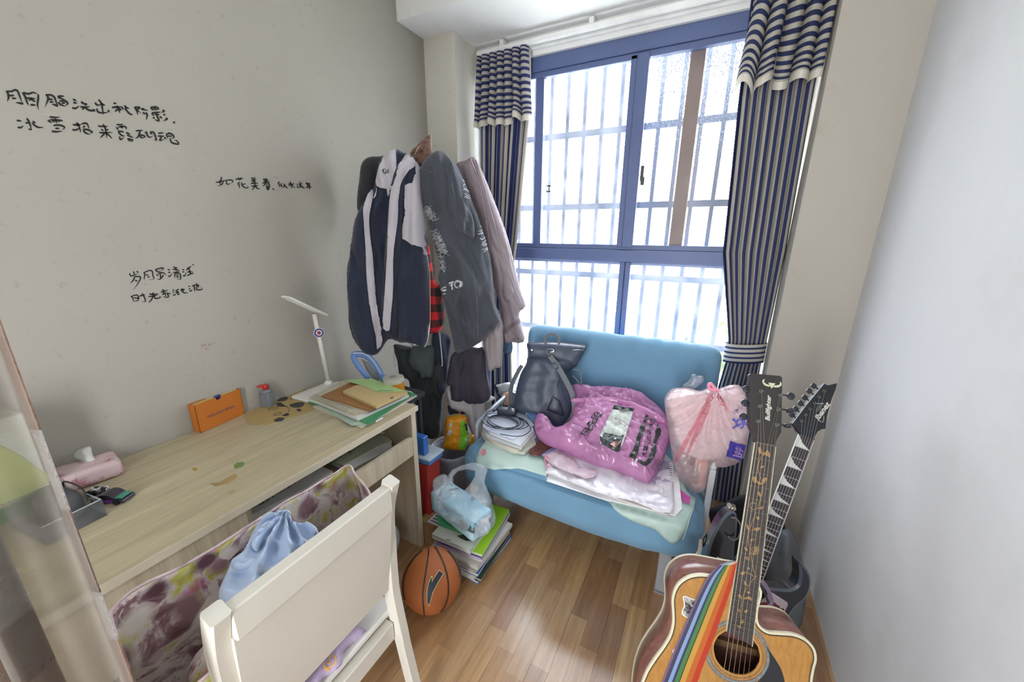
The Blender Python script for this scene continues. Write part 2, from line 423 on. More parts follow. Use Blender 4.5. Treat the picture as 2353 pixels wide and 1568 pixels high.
T2 = "175,200 240,290 275,450 295,575|95,270 140,340 240,320|240,300 340,350|130,420 170,510 290,530 430,510|430,510 410,450|540,290 620,300|500,395 620,390 770,380|620,350 660,420 705,540|640,440 580,500|680,420 740,470|740,400 800,440|810,345 860,400 930,420|860,400 820,470|850,450 940,550 1020,575|1055,385 1110,460 1145,580|1060,385 1190,400 1130,450 1220,540|1240,410 1250,440 1400,470|1300,430 1220,440|1270,510 1310,570|1330,520 1370,580 1350,700|1450,395 1580,385 1650,430 1560,470|1460,400 1520,470|1520,430 1600,430|1480,530 1600,520 1700,510|1480,545 1550,600|1560,560 1680,575|1600,570 1660,730 1560,690|1510,640 1560,660|1680,620 1740,665|1750,455 1790,490 1720,515|1770,560 1820,590|1830,655 1865,685 1770,720|2010,750 2060,785"
T3 = "400,905 520,925|420,1070 500,1080 560,1030|640,855 700,950 760,1130|760,1130 680,1115|610,965 700,970|780,930 860,970|770,970 900,1070 1040,1070|1190,820 1300,835 1430,830|1150,900 1240,970|1200,890 1350,900 1480,910 1500,940|1330,860 1360,980|1250,925 1320,930|1390,930 1440,925|1280,1030 1430,1020 1550,1070 1500,1130|1330,1100 1430,1100|1240,1165 1350,1180 1490,1165|1750,1005 1850,1020 1960,1005|1830,960 1890,1030 1940,1200|1735,1130 1830,1135 1920,1080|1960,990 2080,980 2140,1110|2040,1040 1990,1080|1990,1120 2100,1130 2220,1190 2150,1220|2000,1140 2060,1210 2150,1245"
T4 = "160,850 280,865 410,860|280,810 340,900 375,1150|240,930 300,970|420,940 360,950|190,1015 330,1015 520,1010|340,1020 210,1150|370,1040 430,1080 510,1160|620,815 700,820 790,800|610,880 670,950|660,880 800,860 860,900 840,940|730,840 760,920|650,980 760,990 800,1010|660,1000 740,1080 820,1100|690,1110 720,1190 800,1130|850,1010 960,1060|870,1070 1030,1140|880,1160 1020,1200 960,1235|900,1170 950,1235|1090,970 1270,960|1200,970 1150,1110 1080,1160|1170,1060 1310,1100 1280,1150|1190,1080 1220,1130 1290,1150|1310,1010 1380,1030|1350,980 1380,1090 1440,1130 1520,1090|1440,1000 1530,1010 1600,1200 1540,1170|1440,1010 1500,1060|1640,1030 1780,1020|1630,1100 1800,1100|1730,1110 1680,1210 1780,1180|1790,1130 1840,1180|1890,1010 1920,1040|1830,1050 1960,1040 2030,1130 1930,1170|1840,1060 1880,1150|1880,1100 1990,1100|1930,1160 1960,1240 2020,1280 2150,1295 2080,1200 2040,1220"
T5 = "255,150 260,200 220,270 290,330|140,265 250,250 350,215|300,250 270,300 190,350|350,220 380,300 450,295|360,225 450,215 505,240 455,295|550,200 720,185|610,165 640,230|670,160 660,220|640,260 590,310|620,290 640,385|690,265 680,310 740,370 820,380 790,330|760,290 690,320|880,165 920,190|960,160 930,190|880,215 990,200|890,250 980,240|870,290 1030,280|935,200 960,290|880,350 1030,325|960,290 950,360 890,430|970,340 1010,390 1065,405|1130,190 1150,200|1190,175 1175,200|1130,215 1240,205|1140,245 1255,235|1110,280 1275,260|1190,200 1180,290 1110,350|1220,280 1270,310|1200,310 1210,400 1240,410 1265,310 1200,315|1210,350 1255,345|1215,380 1255,378|1320,400 1365,410|1470,250 1430,300|1455,290 1475,365|1500,285 1505,345 1535,330|1550,290 1545,310|1575,300 1570,340 1520,385|1575,330 1640,395|1690,250 1715,320 1720,395|1650,300 1700,300 1655,345|1770,290 1725,325 1800,380|1830,300 1860,310|1825,340 1850,345|1835,380 1875,355|1890,250 1905,275|1870,300 1950,290|1905,300 1890,330 1940,325|1900,340 1890,380|1920,340 1925,375|1945,340 1960,380 2005,380|2040,265 2015,300|2030,295 2110,285|2045,330 2110,325|2050,300 2050,355|2020,370 2145,360|2085,290 2095,420"
T6 = "205,450 240,520 330,500 440,460|310,400 350,490|400,390 450,440|330,540 500,550 460,680 320,890|350,550 300,650 230,720|360,640 430,670|585,430 620,480 600,620|590,435 740,375 820,400 840,520 870,600 740,630|650,490 730,500|690,550 760,550|900,350 960,400 1040,395|905,350 1060,310 1130,325 1030,395|930,490 1000,510|970,450 1110,435 1200,500|1030,430 1050,600 960,605|1130,490 1060,600|1240,345 1310,370|1250,425 1320,430|1245,525 1300,530 1360,450|1390,275 1450,300 1510,300|1370,335 1560,370|1450,290 1480,400|1380,430 1500,420 1560,375|1430,460 1430,570|1430,465 1560,450 1590,605 1490,600|1470,500 1540,500|1470,550 1550,550|1635,345 1690,365|1635,410 1690,415|1650,510 1700,520 1740,420|1760,300 1830,340|1870,260 1730,380|1770,420 1900,400|1820,330 1850,440 1910,460 1915,400|1870,460 1750,525|1910,205 1950,235|240,1070 290,1110 320,1220|270,1070 420,1040 440,1180 300,1210|330,1115 490,1130|470,1070 640,1030|530,1000 580,1040 640,1210 540,1210|840,970 850,1060|750,1000 800,1030|740,1010 860,1020 1000,1000|710,1080 870,1060 980,1030|850,1070 790,1180 715,1250|880,1060 890,1120 960,1130 1050,1095 1000,1070|1090,890 1150,920|1050,960 1130,940 1250,905|1120,950 1130,1010 1070,1030|1160,960 1190,1080|1210,960 1260,1095 1110,1085|1260,990 1320,1010|1370,900 1420,905|1370,960 1420,960|1380,1030 1430,1040 1450,1000|1450,930 1550,870|1480,920 1540,990|1450,970 1560,960|1500,960 1500,1020|1500,1025 1570,1010|1640,860 1580,930|1600,910 1690,885 1610,960|1620,930 1690,980 1790,975|1800,800 1850,805|1810,870 1860,870|1820,935 1880,920 1890,890|1890,800 2030,750|1950,780 1975,950|2010,720 2030,760 2100,780|2000,800 2070,800 2050,850|2010,820 2020,880 2080,900 2175,885 2140,830"
fw_ = axfn('x', .0008)
ink('handwriting', T1, fw_, m_ink, wl, 3.8, (0, 190), 10.45, label='upper line of handwritten black brush characters')
ink('handwriting', T2, fw_, m_ink, wl, 3.6, (210, 210), 10.695, label='end of the upper lines of black brush characters')
ink('handwriting', T3, fw_, m_ink, wl, 3.6, (0, 190), 10.45, label='second line of handwritten black brush characters')
ink('handwriting', T4, fw_, m_ink, wl, 3.2, (210, 210), 10.695, label='end of the second line of black brush characters')
ink('handwriting', T5, fw_, m_ink, wl, 2.5, (480, 390), 9.05, label='small single line of black brush characters left of the clothes')
ink('handwriting', T6, fw_, m_ink, wl, 2.5, (280, 590), 11.765, label='lowest two short lines of black brush characters')
ink('handwriting', "462,792 466,797 470,792 475,796|478,790 482,795 487,790|490,790 494,788|470,803 475,801 480,803", fw_, mat('red ink', '#9a5a5a', .8), wl, 1.2, taper=False, label='tiny faint red scribble low on the wall')

# ------------------------------------------------------------------ window
m_fr = mat('window frame metal', '#58668f', .45, .08, 3, spec=.5)
wd_ = thing('window_1', (1.09, YW+.02, .30), '', ''); del wd_['label']; del wd_['category']; wd_['kind'] = 'structure'
def wbar(n, x0, x1, z0, z1, y0=YW-.01, y1=YW+.05, m=m_fr, **k): return new(n, G().box((x0, y0, z0), (x1, y1, z1), bev=.003), m, wd_, **k)
ZT = 2.475
wbar('frame_head', CX0, CX1, 2.40, ZT); wbar('frame_head', CX0, CX1, 2.37, 2.40, YW+.0, YW+.04); wbar('transom', CX0, CX1, 1.325, 1.395); wbar('transom_lip', CX0, CX1, 1.395, 1.425, YW+.005, YW+.045)
wbar('transom_lip', CX0, CX1, 1.308, 1.325, YW+.01, YW+.05, mat('pale frame edge', '#8e9bbd', .4))
wbar('frame_sill', CX0, CX1, .30, .35); wbar('frame_jamb', CX0, CX0+.05, .35, 2.4); wbar('frame_jamb', CX1-.05, CX1, .35, 2.4)
wbar('mullion', 1.175, 1.205, .35, 1.325); wbar('mullion', 1.208, 1.238, .35, 1.325, YW-.005)
wbar('sash_stile', 1.145, 1.178, 1.41, 2.39, YW+.0, YW+.035); wbar('sash_stile', 1.181, 1.24, 1.41, 2.39, YW-.012, YW+.02, label='front sash stile beside the latch')
wbar('sash_stile', .592, .645, 1.41, 2.39, YW+.01, YW+.05)
wbar('sash_stile', 1.43, 1.50, 1.41, 2.39, YW+.05, YW+.08, mat('brown sash', '#8d7d78', .5), label='brown stile seen through the rain-spotted pane')
m_gl = film('window glass', '#f4f8ff', .05, .05, .04, 0, 5, .5)  # faint white in the glass stands in for light veiling the bars
def pane(x0, x1, z0, z1, y, m=m_gl, **k): return new('glass_pane', G().box((x0, y, z0), (x1, y+.004, z1)), m, wd_, **k)
pane(CX0+.05, .592, 1.41, 2.39, YW+.03); pane(.645, 1.145, 1.41, 2.39, YW+.02)
tt = NT('rain spotted glass'); co = tt.coord('Object', (1, 1, .55)); nn = tt.noise(co, 190, 2, .5)
grad = tt.add('SeparateXYZ'); tt.l(tt.add('TexCoord').outputs['Generated'], grad.inputs[0])
thr = tt.add('Math', operation='MULTIPLY_ADD'); tt.l(grad.outputs[2], thr.inputs[0]); thr.inputs[1].default_value = .30; tt.l(nn, thr.inputs[2])
ff = tt.ramp(thr.outputs[0], [(.80, (0, 0, 0, 1)), (.83, (1, 1, 1, 1))])
tp = tt.add('BsdfTransparent'); tl = tt.add('BsdfDiffuse'); tl.inputs[0].default_value = C('#ccd3e4'); ms = tt.add('MixShader'); tt.l(ff, ms.inputs[0]); tt.l(tp.outputs[0], ms.inputs[1]); tt.l(tl.outputs[0], ms.inputs[2]); tt.l(ms.outputs[0], tt.out.inputs[0])
pane(1.24, CX1-.05, 1.41, 2.39, YW+.085, tt.m, label='pane speckled with rain marks')
pane(CX0+.05, 1.175, .35, 1.308, YW+.02); pane(1.238, CX1-.05, .35, 1.308, YW+.02)
lt = new('window_latch', G().box(at(1474, 394, 'y', 2.315)-V((.006, .0, .05)), at(1474, 394, 'y', 2.315)+V((.012, .012, .03)), bev=.003).box(at(1477, 412, 'y', 2.31)-V((.012, .0, .03)), at(1477, 412, 'y', 2.31)+V((.008, .02, .012)), bev=.002), mat('latch black', '#3c3c44', .4), wd_)
c = at(1259, 434, 'y', 2.335); new('window_latch', G().box(c+V((-.012, 0, -.022)), c+V((.012, .012, -.012))).box(c+V((-.012, 0, .012)), c+V((.012, .012, .022))).box(c+V((.004, 0, -.02)), c+V((.012, .012, .02))).box(c+V((-.012, 0, -.02)), c+V((-.006, .012, -.004))), mat('latch grey', '#8d95a8', .4), wd_, label='small grey sash catch')
# white casing above the window
g = G(); g.box((CX0, YW-.03, ZT), (CX1, YW+.06, ZB)); struct('trim_2', g, m_cl)
g = G(); g.box((CX0, YW-.055, 2.50), (CX1, YW-.03, 2.535), bev=.004); struct('trim_3', g, mat('casing white', '#e4e4e2', .5))

# outdoor security grille
m_gr = mat('grille metal', '#7f8899', .5, .08)
gr = thing('security_grille', (1.1, 2.5, -.2), 'white metal security grille of upright bars outside the window', 'grille')
x = .42-.108*3
while x < 2.6: new('bar', G().box((x-.011, 2.49, .1), (x+.011, 2.512, 2.7)), m_gr, gr); x += .109
for z in (2.47, 2.08, 1.655, 1.225, .83, .35): new('rail', G().box((-.2, 2.485, z-.018), (2.8, 2.517, z+.018)), m_gr, gr)
new('bracket', G().box((-.2, 2.44, .08), (2.8, 2.53, .11)), m_gr, gr)

# ------------------------------------------------------------------ outside
struct('ground', G().box((-120, 2.9, -14.2), (120, 220, -14)), mat('pale ground', '#c9c9bd', .9, .2, .05))
m_bd = mat('white cladding', '#e6e7e8', .8, .04); m_wi = mat('building window', '#39424c', .6); m_rf = mat('grey roof', '#a9adb3', .7)
def building(name, x0, y0, x1, y1, h, label, rows, n, z0=-14):
    b = thing(name, ((x0+x1)/2, y0, z0), label, 'building')
    new('wall', G().box((x0, y0, z0), (x1, y1, z0+h)), m_bd, b); new('roof', G().box((x0-.4, y0-.4, z0+h), (x1+.4, y1+.4, z0+h+.35)), m_rf, b)
    for r in rows:
        for i in range(n):
            a = x0+(x1-x0)*(i+.25)/n; c2 = x0+(x1-x0)*(i+.75)/n
            new('window', G().box((a, y0-.06, z0+r), (c2, y0+.05, z0+r+.8)), m_wi, b)
building('factory_building', -46, 52, -3, 80, 9, 'long low white factory seen through the left lower panes', (4.2,), 26)
building('factory_building', 1, 60, 34, 84, 10.2, 'white factory hall seen right of the lower mullion', (3.2, 7.2), 14)
m_lf = mat('tree leaves', '#46552f', .9, .35, 1.5, .5, 3); m_tr = mat('tree bark', '#6d6255', .9)
def tree(x, y, h, r, label, seed):
    t = thing('tree', (x, y, -14), label, 'tree', 'trees below the window'); del t['group']
    new('trunk', G().tube([(x, y, -14), (x+.1, y, -14+h*.7)], [.18, .09], 8), m_tr, t)
    random.seed(seed); bm = bmesh.new()
    for k in range(16):
        q = V((random.gauss(0, .45), random.gauss(0, .45), random.gauss(0, .33)))*r; rr = r*random.uniform(.3, .55)
        rt_ = bmesh.ops.create_icosphere(bm, subdivisions=2, radius=rr, matrix=Matrix.Translation(V((x, y, -14+h*.75))+q))
        for v in rt_['verts']: v.co += v.co.normalized()*0+(v.co-V((x, y, -14+h*.75))-q)*nz(v.co.x*1.6, v.co.y*1.6, v.co.z*1.6)*.5
    g = G(); g.bm.free(); g.bm = bm; new('foliage', g, m_lf, t)
tree(3.0, 34, 8.6, 3.0, 'large round green tree outside behind the right lower bars', 3)
tree(-.5, 38, 3.4, 1.7, 'low bush beside the tree outside, behind the sofa top', 5)
tree(-6.5, 30, 4.6, 1.8, 'bush outside seen between the clothes and the sofa', 8)
tree(7.2, 37, 6.2, 2.2, 'green tree outside partly behind the right curtain', 9)
building('low_shed', -7, 44, 6, 50, 3.2, 'low shed roof in the greenery beyond the grille', (1.2,), 8)

# ------------------------------------------------------------------ curtains
m_cv = uvstripes('curtain stripes upright', '#3a4272', '#bdb8ae', nU=17, duty=.5, transl=.22)
m_ch = uvstripes('valance stripes level', '#39406c', '#bfbab0', nV=12, duty=.5, transl=.22)
m_cvr = uvstripes('right curtain stripes upright', '#363d63', '#b3aea2', nU=26, duty=.5, transl=.12)
m_chr = uvstripes('right valance stripes level', '#343a5c', '#b7b2a4', nV=14, duty=.5, transl=.12)
m_fringe = mat('curtain fringe', '#cfcabd', .9, .1)
def drape(name, rows, y, m, parent, folds, amp, seed, nu=90, nv=60, jag=0, **k):
    """rows: (v, xl, xr, z) from top to bottom"""
    def fn(u, v):
        vv = v
        for a, b in zip(rows, rows[1:]):
            if a[0] <= vv <= b[0]+1e-9: t = (vv-a[0])/(b[0]-a[0]); break
        s = t*t*(3-2*t)*.5+t*.5
        xl, xr, z = (a[i]+(b[i]-a[i])*s for i in (1, 2, 3)); wd = xr-xl
        ph = folds*2*math.pi*u+1.2*math.sin(3*u+seed)+.8*nz(u*3, v*1.6, seed)
        A = amp*(a[4]+(b[4]-a[4])*t if len(a) > 4 else 1)
        yy = y+A*math.sin(ph)+A*.5*nz(u*9, v*2.5, seed+3); xx = xl+wd*u+.35*A*math.cos(ph)
        return V((xx, yy, z+jag*nz(u*6, seed, 2)*v))
    g = G(); g.grid(fn, nu, nv); return new(name, g, m, parent, smooth=True, solid=.002, **k), fn
rod = thing('curtain_rail', (1.09, 2.2, 2.5), 'white curtain rail running above the whole window', 'curtain rail')
new('rail', G().box((CX0+.03, 2.235, 2.505), (CX1-.02, 2.262, 2.532), bev=.004), mat('rail white', '#e9e9e6', .4), rod)
for x in (.42, .95, 1.5): new('bracket', G().box((x-.012, 2.235, 2.53), (x+.012, 2.30, 2.56)), mat('rail white', '#e9e9e6', .4), rod)
cl = thing('striped_curtain', (.42, 2.25, .1), 'blue and white striped curtain hanging on the left of the window', 'curtain')
drape('drape', [(0, .27, .59, 2.49, 1), (.13, .255, .595, 2.2, 1), (.45, .25, .52, 1.45, .9), (.62, .30, .47, 1.1, .6), (1, .3, .5, .1, .8)], 2.27, m_cv, cl, 7, .022, 3)
v_, vf = drape('valance', [(0, .262, .585, 2.50, 1), (1, .232, .612, 2.15, 1.2)], 2.235, m_ch, cl, 6, .018, 5, jag=.05)
g = G(); g.grid(lambda u, v: vf(u, 1)+V((0, -.004, -.03*v)), 90, 2); new('fringe', g, m_fringe, cl, solid=.002)
cr = thing('striped_curtain', (1.84, 2.2, 0), 'long blue and white striped curtain tied back on the right of the window', 'curtain')
drape('drape', [(0, 1.66, 1.945, 2.5, 1), (.17, 1.668, 1.945, 2.08, 1), (.45, 1.70, 1.96, 1.4, 1), (.62, 1.79, 1.955, .97, .6), (.66, 1.80, 1.95, .88, .5), (.74, 1.78, 1.95, .70, .7), (1, 1.80, 1.985, .02, 1)], 2.19, m_cvr, cr, 8, .024, 11, nu=120, nv=90)
v_, vf2 = drape('valance', [(0, 1.675, 1.955, 2.55, 1), (1, 1.648, 1.95, 2.13, 1.3)], 2.15, m_chr, cr, 5, .024, 15, jag=.09)
g = G(); g.grid(lambda u, v: vf2(u, 1)+V((0, -.004, -.03*v)), 90, 2); new('fringe', g, m_fringe, cr, solid=.002)
g = G(); cc = V((1.872, 2.19, .905))
g.grid(lambda u, v: cc+V((.088*math.cos(2*math.pi*u), .045*math.sin(2*math.pi*u), .05*(v-.5)*2+.012*math.cos(2*math.pi*u))), 40, 4)
new('tieback', g, uvstripes('tieback stripes', '#363d63', '#bdb8ae', nV=4, duty=.42, transl=.05), cr, smooth=True, solid=.004)

# sheer curtain beside the camera
m_sh = film('sheer voile', '#a39c92', .40, .8, .1, .1, 60, .5)
E0 = at(165, 1190, 'x', 1.0); ex, ey = E0.x, E0.y
sh = thing('sheer_curtain', (ex-.1, ey-.2, .02), 'sheer beige voile curtain with satin ribbons in the left foreground', 'curtain')
dU = V((-.55, -.83, 0)).normalized(); dN = V((dU.y, -dU.x, 0))
def shf(u, v):
    d = u*.42; a = .028*math.sin(u*26+.6*math.sin(v*3))+.012*math.sin(u*61); return V((ex, ey, 2.6-2.55*v))+dU*d+dN*a*min(1, u*8)
g = G(); g.grid(shf, 110, 40); new('voile', g, m_sh, sh, smooth=True)
m_sw = mat('satin silver', '#b4b0ae', .35, .15, 40, .5, 220); m_sb = mat('satin brown', '#6f594d', .4, .2, 40, .4, 220); m_so = mat('satin copper', '#8f6c58', .4, .2, 40, .4, 200)
for j, (u0, wdt) in enumerate(((0, .011), (.13, .016), (.25, .022), (.36, .014), (.5, .02), (.62, .02))):
    zz = 1.5-.07*j; k = j
    while zz > .1:
        L = (.085, .16, .11, .13)[k % 4]; mm = (m_sw, m_sb, m_so)[k % 3] if j else (m_sw, m_so, m_sw, m_sb)[k % 4]
        g = G(); g.grid(lambda u, v, u0=u0, zz=zz, L=L, wdt=wdt: shf(u0+u*wdt/.42, (2.6-zz+L*v)/2.55)+dN*.0025, 4, 8)
        new('ribbon', g, mm, sh, smooth=True, solid=.001); zz -= L; k += 1

# ================================================================== MORE HELPERS
def rbox(lo, hi, R, n=8, disp=None, g=None, M=None):
    g = g or G(); lo, hi = V(lo), V(hi); c = (lo+hi)/2; h = (hi-lo)/2; bm = bmesh.new()
    bmesh.ops.create_cube(bm, size=2); bmesh.ops.subdivide_edges(bm, edges=bm.edges[:], cuts=n, use_grid_fill=True)
    R = min(R, *h)
    for v in bm.verts:
        s = V([math.copysign(1-(1-abs(k))**1.0, k) for k in v.co]); p = V((s.x*h.x, s.y*h.y, s.z*h.z))
        q = V([max(-h[i]+R, min(h[i]-R, p[i])) for i in range(3)]); d = p-q
        if d.length > 1e-9: p = q+d.normalized()*R
        v.co = c+p
    bm.normal_update()
    if disp:
        ns = [(v, v.normal.copy(), v.co.copy()) for v in bm.verts]
        for v, nn, co in ns: v.co = co+nn*disp(co)
    if M is not None: bmesh.ops.transform(bm, matrix=M, verts=bm.verts[:])
    me = bpy.data.meshes.new('tmp'); bm.to_mesh(me); bm.free(); g.bm.from_mesh(me); bpy.data.meshes.remove(me); return g
def plane2(A, B, X=(1, 0, 0)): return V(X).cross(B-A).normalized()
def cr(s, k, ox, oy): return [(ox+float(a.split(',')[0])/k, oy+float(a.split(',')[1])/k) for a in s.split()]
def slabpx(g, outline, z0, z1): return g.prism([at(x, y, 'z', z1)[:2] for x, y in outline], z0, z1)
def rotz(c, a): return Matrix.Translation(V(c)) @ Matrix.Rotation(a, 4, 'Z')

# ================================================================== DESK
m_dk = wood('desk oak top', '#a09478', '#beb294', 1, 'y', .42)
m_dks = wood('desk oak side', '#a39680', '#bdb29b', .8, 'z', .5)
m_dkf = wood('desk oak front', '#b5a78c', '#d3c9b2', .8, 'z', .5)
m_edge = mat('desk edge band', '#cfc5ae', .5, .05, 20)
DY0, DY1, DX, DZ = -.42, 1.158, .595, .75
desk = thing('desk', (.3, .4, 0), 'pale oak desk with a shelf compartment standing along the handwritten wall', 'desk')
new('desk_top', G().box((0.002, DY0, DZ-.025), (DX, DY1, DZ), bev=.002), m_dk, desk)
new('edge_band', G().box((DX, DY0, DZ-.024), (DX+.002, DY1, DZ-.001)), m_edge, desk)
new('side_panel', G().box((.01, DY1-.03, 0), (DX-.015, DY1-.006, DZ-.025)), m_dks, desk)
new('side_panel', G().box((.01, DY0+.01, 0), (DX-.015, DY0+.035, DZ-.025)), m_dks, desk)
new('edge_band', G().box((DX-.015, DY1-.031, 0), (DX-.012, DY1-.005, DZ-.025)), m_edge, desk)
zs = at(955, 998, 'x', DX-.02).z; zs2 = at(957, 1039, 'x', DX-.02).z; yd = at(568, 1165, 'x', DX-.01).y
new('shelf_board', G().box((.03, yd, zs2+.0), (DX-.032, DY1-.03, zs2+.016)), m_dk, desk)
new('shelf_rail', G().box((DX-.032, yd, zs2), (DX-.014, DY1-.031, zs)), m_dkf, desk)
for px, py in ((943, 1020), (825, 1100)):
    c = at(px, py, 'x', DX-.0135); new('screw_cover', G().box(c-V((0, .004, .0025)), c+V((.001, .004, .0025))), mat('yellow plug', '#c2a878', .6), desk)
new('drawer_front', G().box((DX-.032, DY0+.04, zs2-.02), (DX-.012, yd-.004, DZ-.030), bev=.002), m_dkf, desk)
new('divider', G().box((.03, yd-.004, zs2-.02), (DX-.02, yd+.012, DZ-.026)), m_dks, desk)
new('back_panel', G().box((.012, DY0+.04, .25), (.024, DY1-.03, DZ-.026)), m_dks, desk)
c = [at(a, b, 'z', DZ+.0006)[:2] for a, b in ((537, 1070), (545, 1063), (558, 1062), (563, 1066), (556, 1073), (540, 1077))]
new('leaf_sticker', G().prism([V((*q, 0)) for q in c], DZ, DZ+.0008), mat('leaf green', '#6a8446', .6), desk)
for ol, cc in ((((505, 1108), (540, 1088), (548, 1096), (525, 1112), (495, 1118), (480, 1112)), '#a6905f'), (((440, 1078), (450, 1074), (455, 1079), (447, 1083)), '#a5813f'), (((523, 1132), (536, 1127), (542, 1130), (530, 1136)), '#a8946a')):
    new('stain', G().prism([at(a, b, 'z', DZ+.0005)[:2] for a, b in ol], DZ, DZ+.0006), mat('stain'+cc, cc, .6, .2), desk)

# --- orange box lying against the wall
bx = thing('gift_box', (.03, .67, DZ), 'orange sliding gift box with navy lettering standing against the wall', 'box')
m_or = mat('orange card', '#b5671c', .55, .06); c0 = at(461, 996, 'z', DZ); c1 = at(563, 951, 'z', DZ)
Yb = (c1-c0); Lb = Yb.length; yv = Yb.normalized(); ang = math.atan2(yv.y, yv.x); hb = .112; tb = .036
Mb = Matrix.Translation(c0) @ Matrix.Rotation(ang, 4, 'Z')
new('sleeve', G().box((0, 0, 0), (Lb, .0022, hb), Mb).box((0, tb-.002, 0), (Lb, tb, hb), Mb).box((0, 0, 0), (Lb, tb, .002), Mb).box((0, 0, 0), (.002, tb, hb), Mb).box((Lb-.002, 0, 0), (Lb, tb, hb), Mb), m_or, bx)
new('tray', G().box((.004, .004, .004), (Lb-.004, tb-.004, hb-.004), Mb), mat('pale yellow card', '#cdb672', .6), bx)
new('pull_tab', G().box((Lb*.5-.011, -.0, hb-.012), (Lb*.5+.011, .010, hb+.006), Mb, bev=.002), mat('navy ribbon', '#26306e', .5), bx)
text('lettering', 'LOUIS VUITTON', (Lb*.80, hb*.50), (-Lb*.60, 0), (0, -.0105), lambda a, b: Mb @ V((a, -.0006, b)), mat('navy print', '#3c3f6e', .5), bx)
# --- grey bottle with red nozzle
bc = at(609, 931, 'z', DZ)+V((.02, .005, 0)); bt = thing('glue_bottle', bc, 'small grey bottle with a red spout beside the orange box', 'bottle')
g = rbox((-.024, -.018, 0), (.024, .018, .064), .006, 6); g.xf(rotz(bc, .35)); new('body', g, mat('bottle grey', '#70747a', .45, .06), bt, smooth='auto')
g = G(); g.lathe([(.023, .062), (.019, .072), (.011, .078)], bc, 16); new('shoulder', g, mat('bottle grey', '#70747a', .45, .06), bt, smooth=True)
g = G(); g.lathe([(.012, .076), (.012, .093), (.009, .099)], bc, 16); g.tube([bc+V((0, 0, .092)), bc+V((-.012, -.016, .094)), bc+V((-.016, -.026, .092))], [.0065, .0058, .005], 8); new('spout', g, mat('red plastic', '#b3271f', .35), bt, smooth=True)
# --- mat with cow pattern
mp = thing('desk_mat', at(660, 945, 'z', DZ), 'tan desk mat with dark cow spots lying beside the grey bottle', 'desk mat')
ol = cr('560,1070 575,1100 610,1130 660,1143 760,1130 900,1085 1010,1055 1110,1020 1130,900 1060,850 950,860 870,905 790,950 720,990 640,1015 580,1040', 3.485, 400, 650)
new('pad', slabpx(G(), ol, DZ, DZ+.0022), mat('mat tan', '#a78f5d', .6, .1), mp)
m_cow = mat('cow print', '#3b3a3d', .6)
for s in ('825,945 870,915 915,920 890,945 840,950', '820,970 850,958 890,985 915,990 870,993 830,990', '930,975 1000,957 1045,965 1020,995 960,1000 930,990', '870,1060 905,1045 925,1055 905,1068 880,1068', '800,1100 840,1080 885,1085 860,1105 815,1112', '980,1015 1010,1010 1020,1025 995,1030'):
    patch('spot', cr(s, 3.485, 400, 650), axfn('z', DZ+.0028), m_cow, mp, 4, 4)
ink('line_print', [cr('750,1010 800,995 835,1000 800,1015 755,1015', 3.485, 400, 650), cr('790,1055 850,1037 862,1045 830,1060 795,1062', 3.485, 400, 650), cr('880,990 915,1000 920,1030 890,1055 860,1060', 3.485, 400, 650), cr('930,940 950,915 1000,930 1060,925', 3.485, 400, 650)], axfn('z', DZ+.0028), m_cow, mp, 1.0, taper=False)
# --- desk lamp
m_lw = mat('lamp white', '#d9d7cf', .4, .03)
lb = V((.115, 1.045, DZ)); lp = thing('desk_lamp', lb, 'white folding desk lamp with a round sticker on its stem', 'lamp')
Ml = rotz(lb, math.radians(2)); new('base', rbox((-.075, -.105, 0), (.075, .105, .016), .008, 8, M=Ml), m_lw, lp, smooth='auto')
pf = V((.072, 1.115, DZ+.014)); pt = at(722, 722, 'x', .07)
new('foot', G().lathe([(.024, 0), (.02, .01), (.012, .02)], pf, 16), m_lw, lp, smooth=True)
new('stem', G().tube([pf+V((0, 0, .015)), pt], .0095, 10, flat=(1.0, 1.3)), m_lw, lp, smooth=True)
h0 = at(655, 682, 'x', .085); h1 = at(746, 724, 'x', .085); dv = (h1-h0); L = dv.length; X = dv.normalized(); Yv = V((1, 0, 0)); Yv = (Yv-X*Yv.dot(X)).normalized(); Z = X.cross(Yv)
Mh = Matrix(((X.x, Yv.x, Z.x, h0.x), (X.y, Yv.y, Z.y, h0.y), (X.z, Yv.z, Z.z, h0.z), (0, 0, 0, 1)))
new('head', rbox((0, -.030, -.0055), (L, .030, .0055), .005, 8, M=Mh), m_lw, lp, smooth='auto')
new('diffuser', rbox((.02, -.024, .0045), (L-.05, .024, .0063), .0015, 6, M=Mh), mat('lamp diffuser', '#f0efe8', .3), lp)
sc_ = at(733, 765, 'x', .083); new('sticker_ring', G().lathe([(.0225, 0), (.0225, .001)], sc_, 24, Matrix.Translation(sc_) @ Matrix.Rotation(math.radians(62), 4, 'Z') @ Matrix.Rotation(math.radians(90), 4, 'X')), mat('sticker white', '#e8e8e8', .4), lp)
for r, cc, e in ((.0205, '#3b3a86', .0016), (.0135, '#d8d4d6', .0024), (.008, '#8c2f38', .0032)):
    new('sticker_disc', G().lathe([(r, 0), (r, e)], sc_, 24, Matrix.Translation(sc_) @ Matrix.Rotation(math.radians(62), 4, 'Z') @ Matrix.Rotation(math.radians(90), 4, 'X')), mat('sticker'+cc, cc, .4), lp)
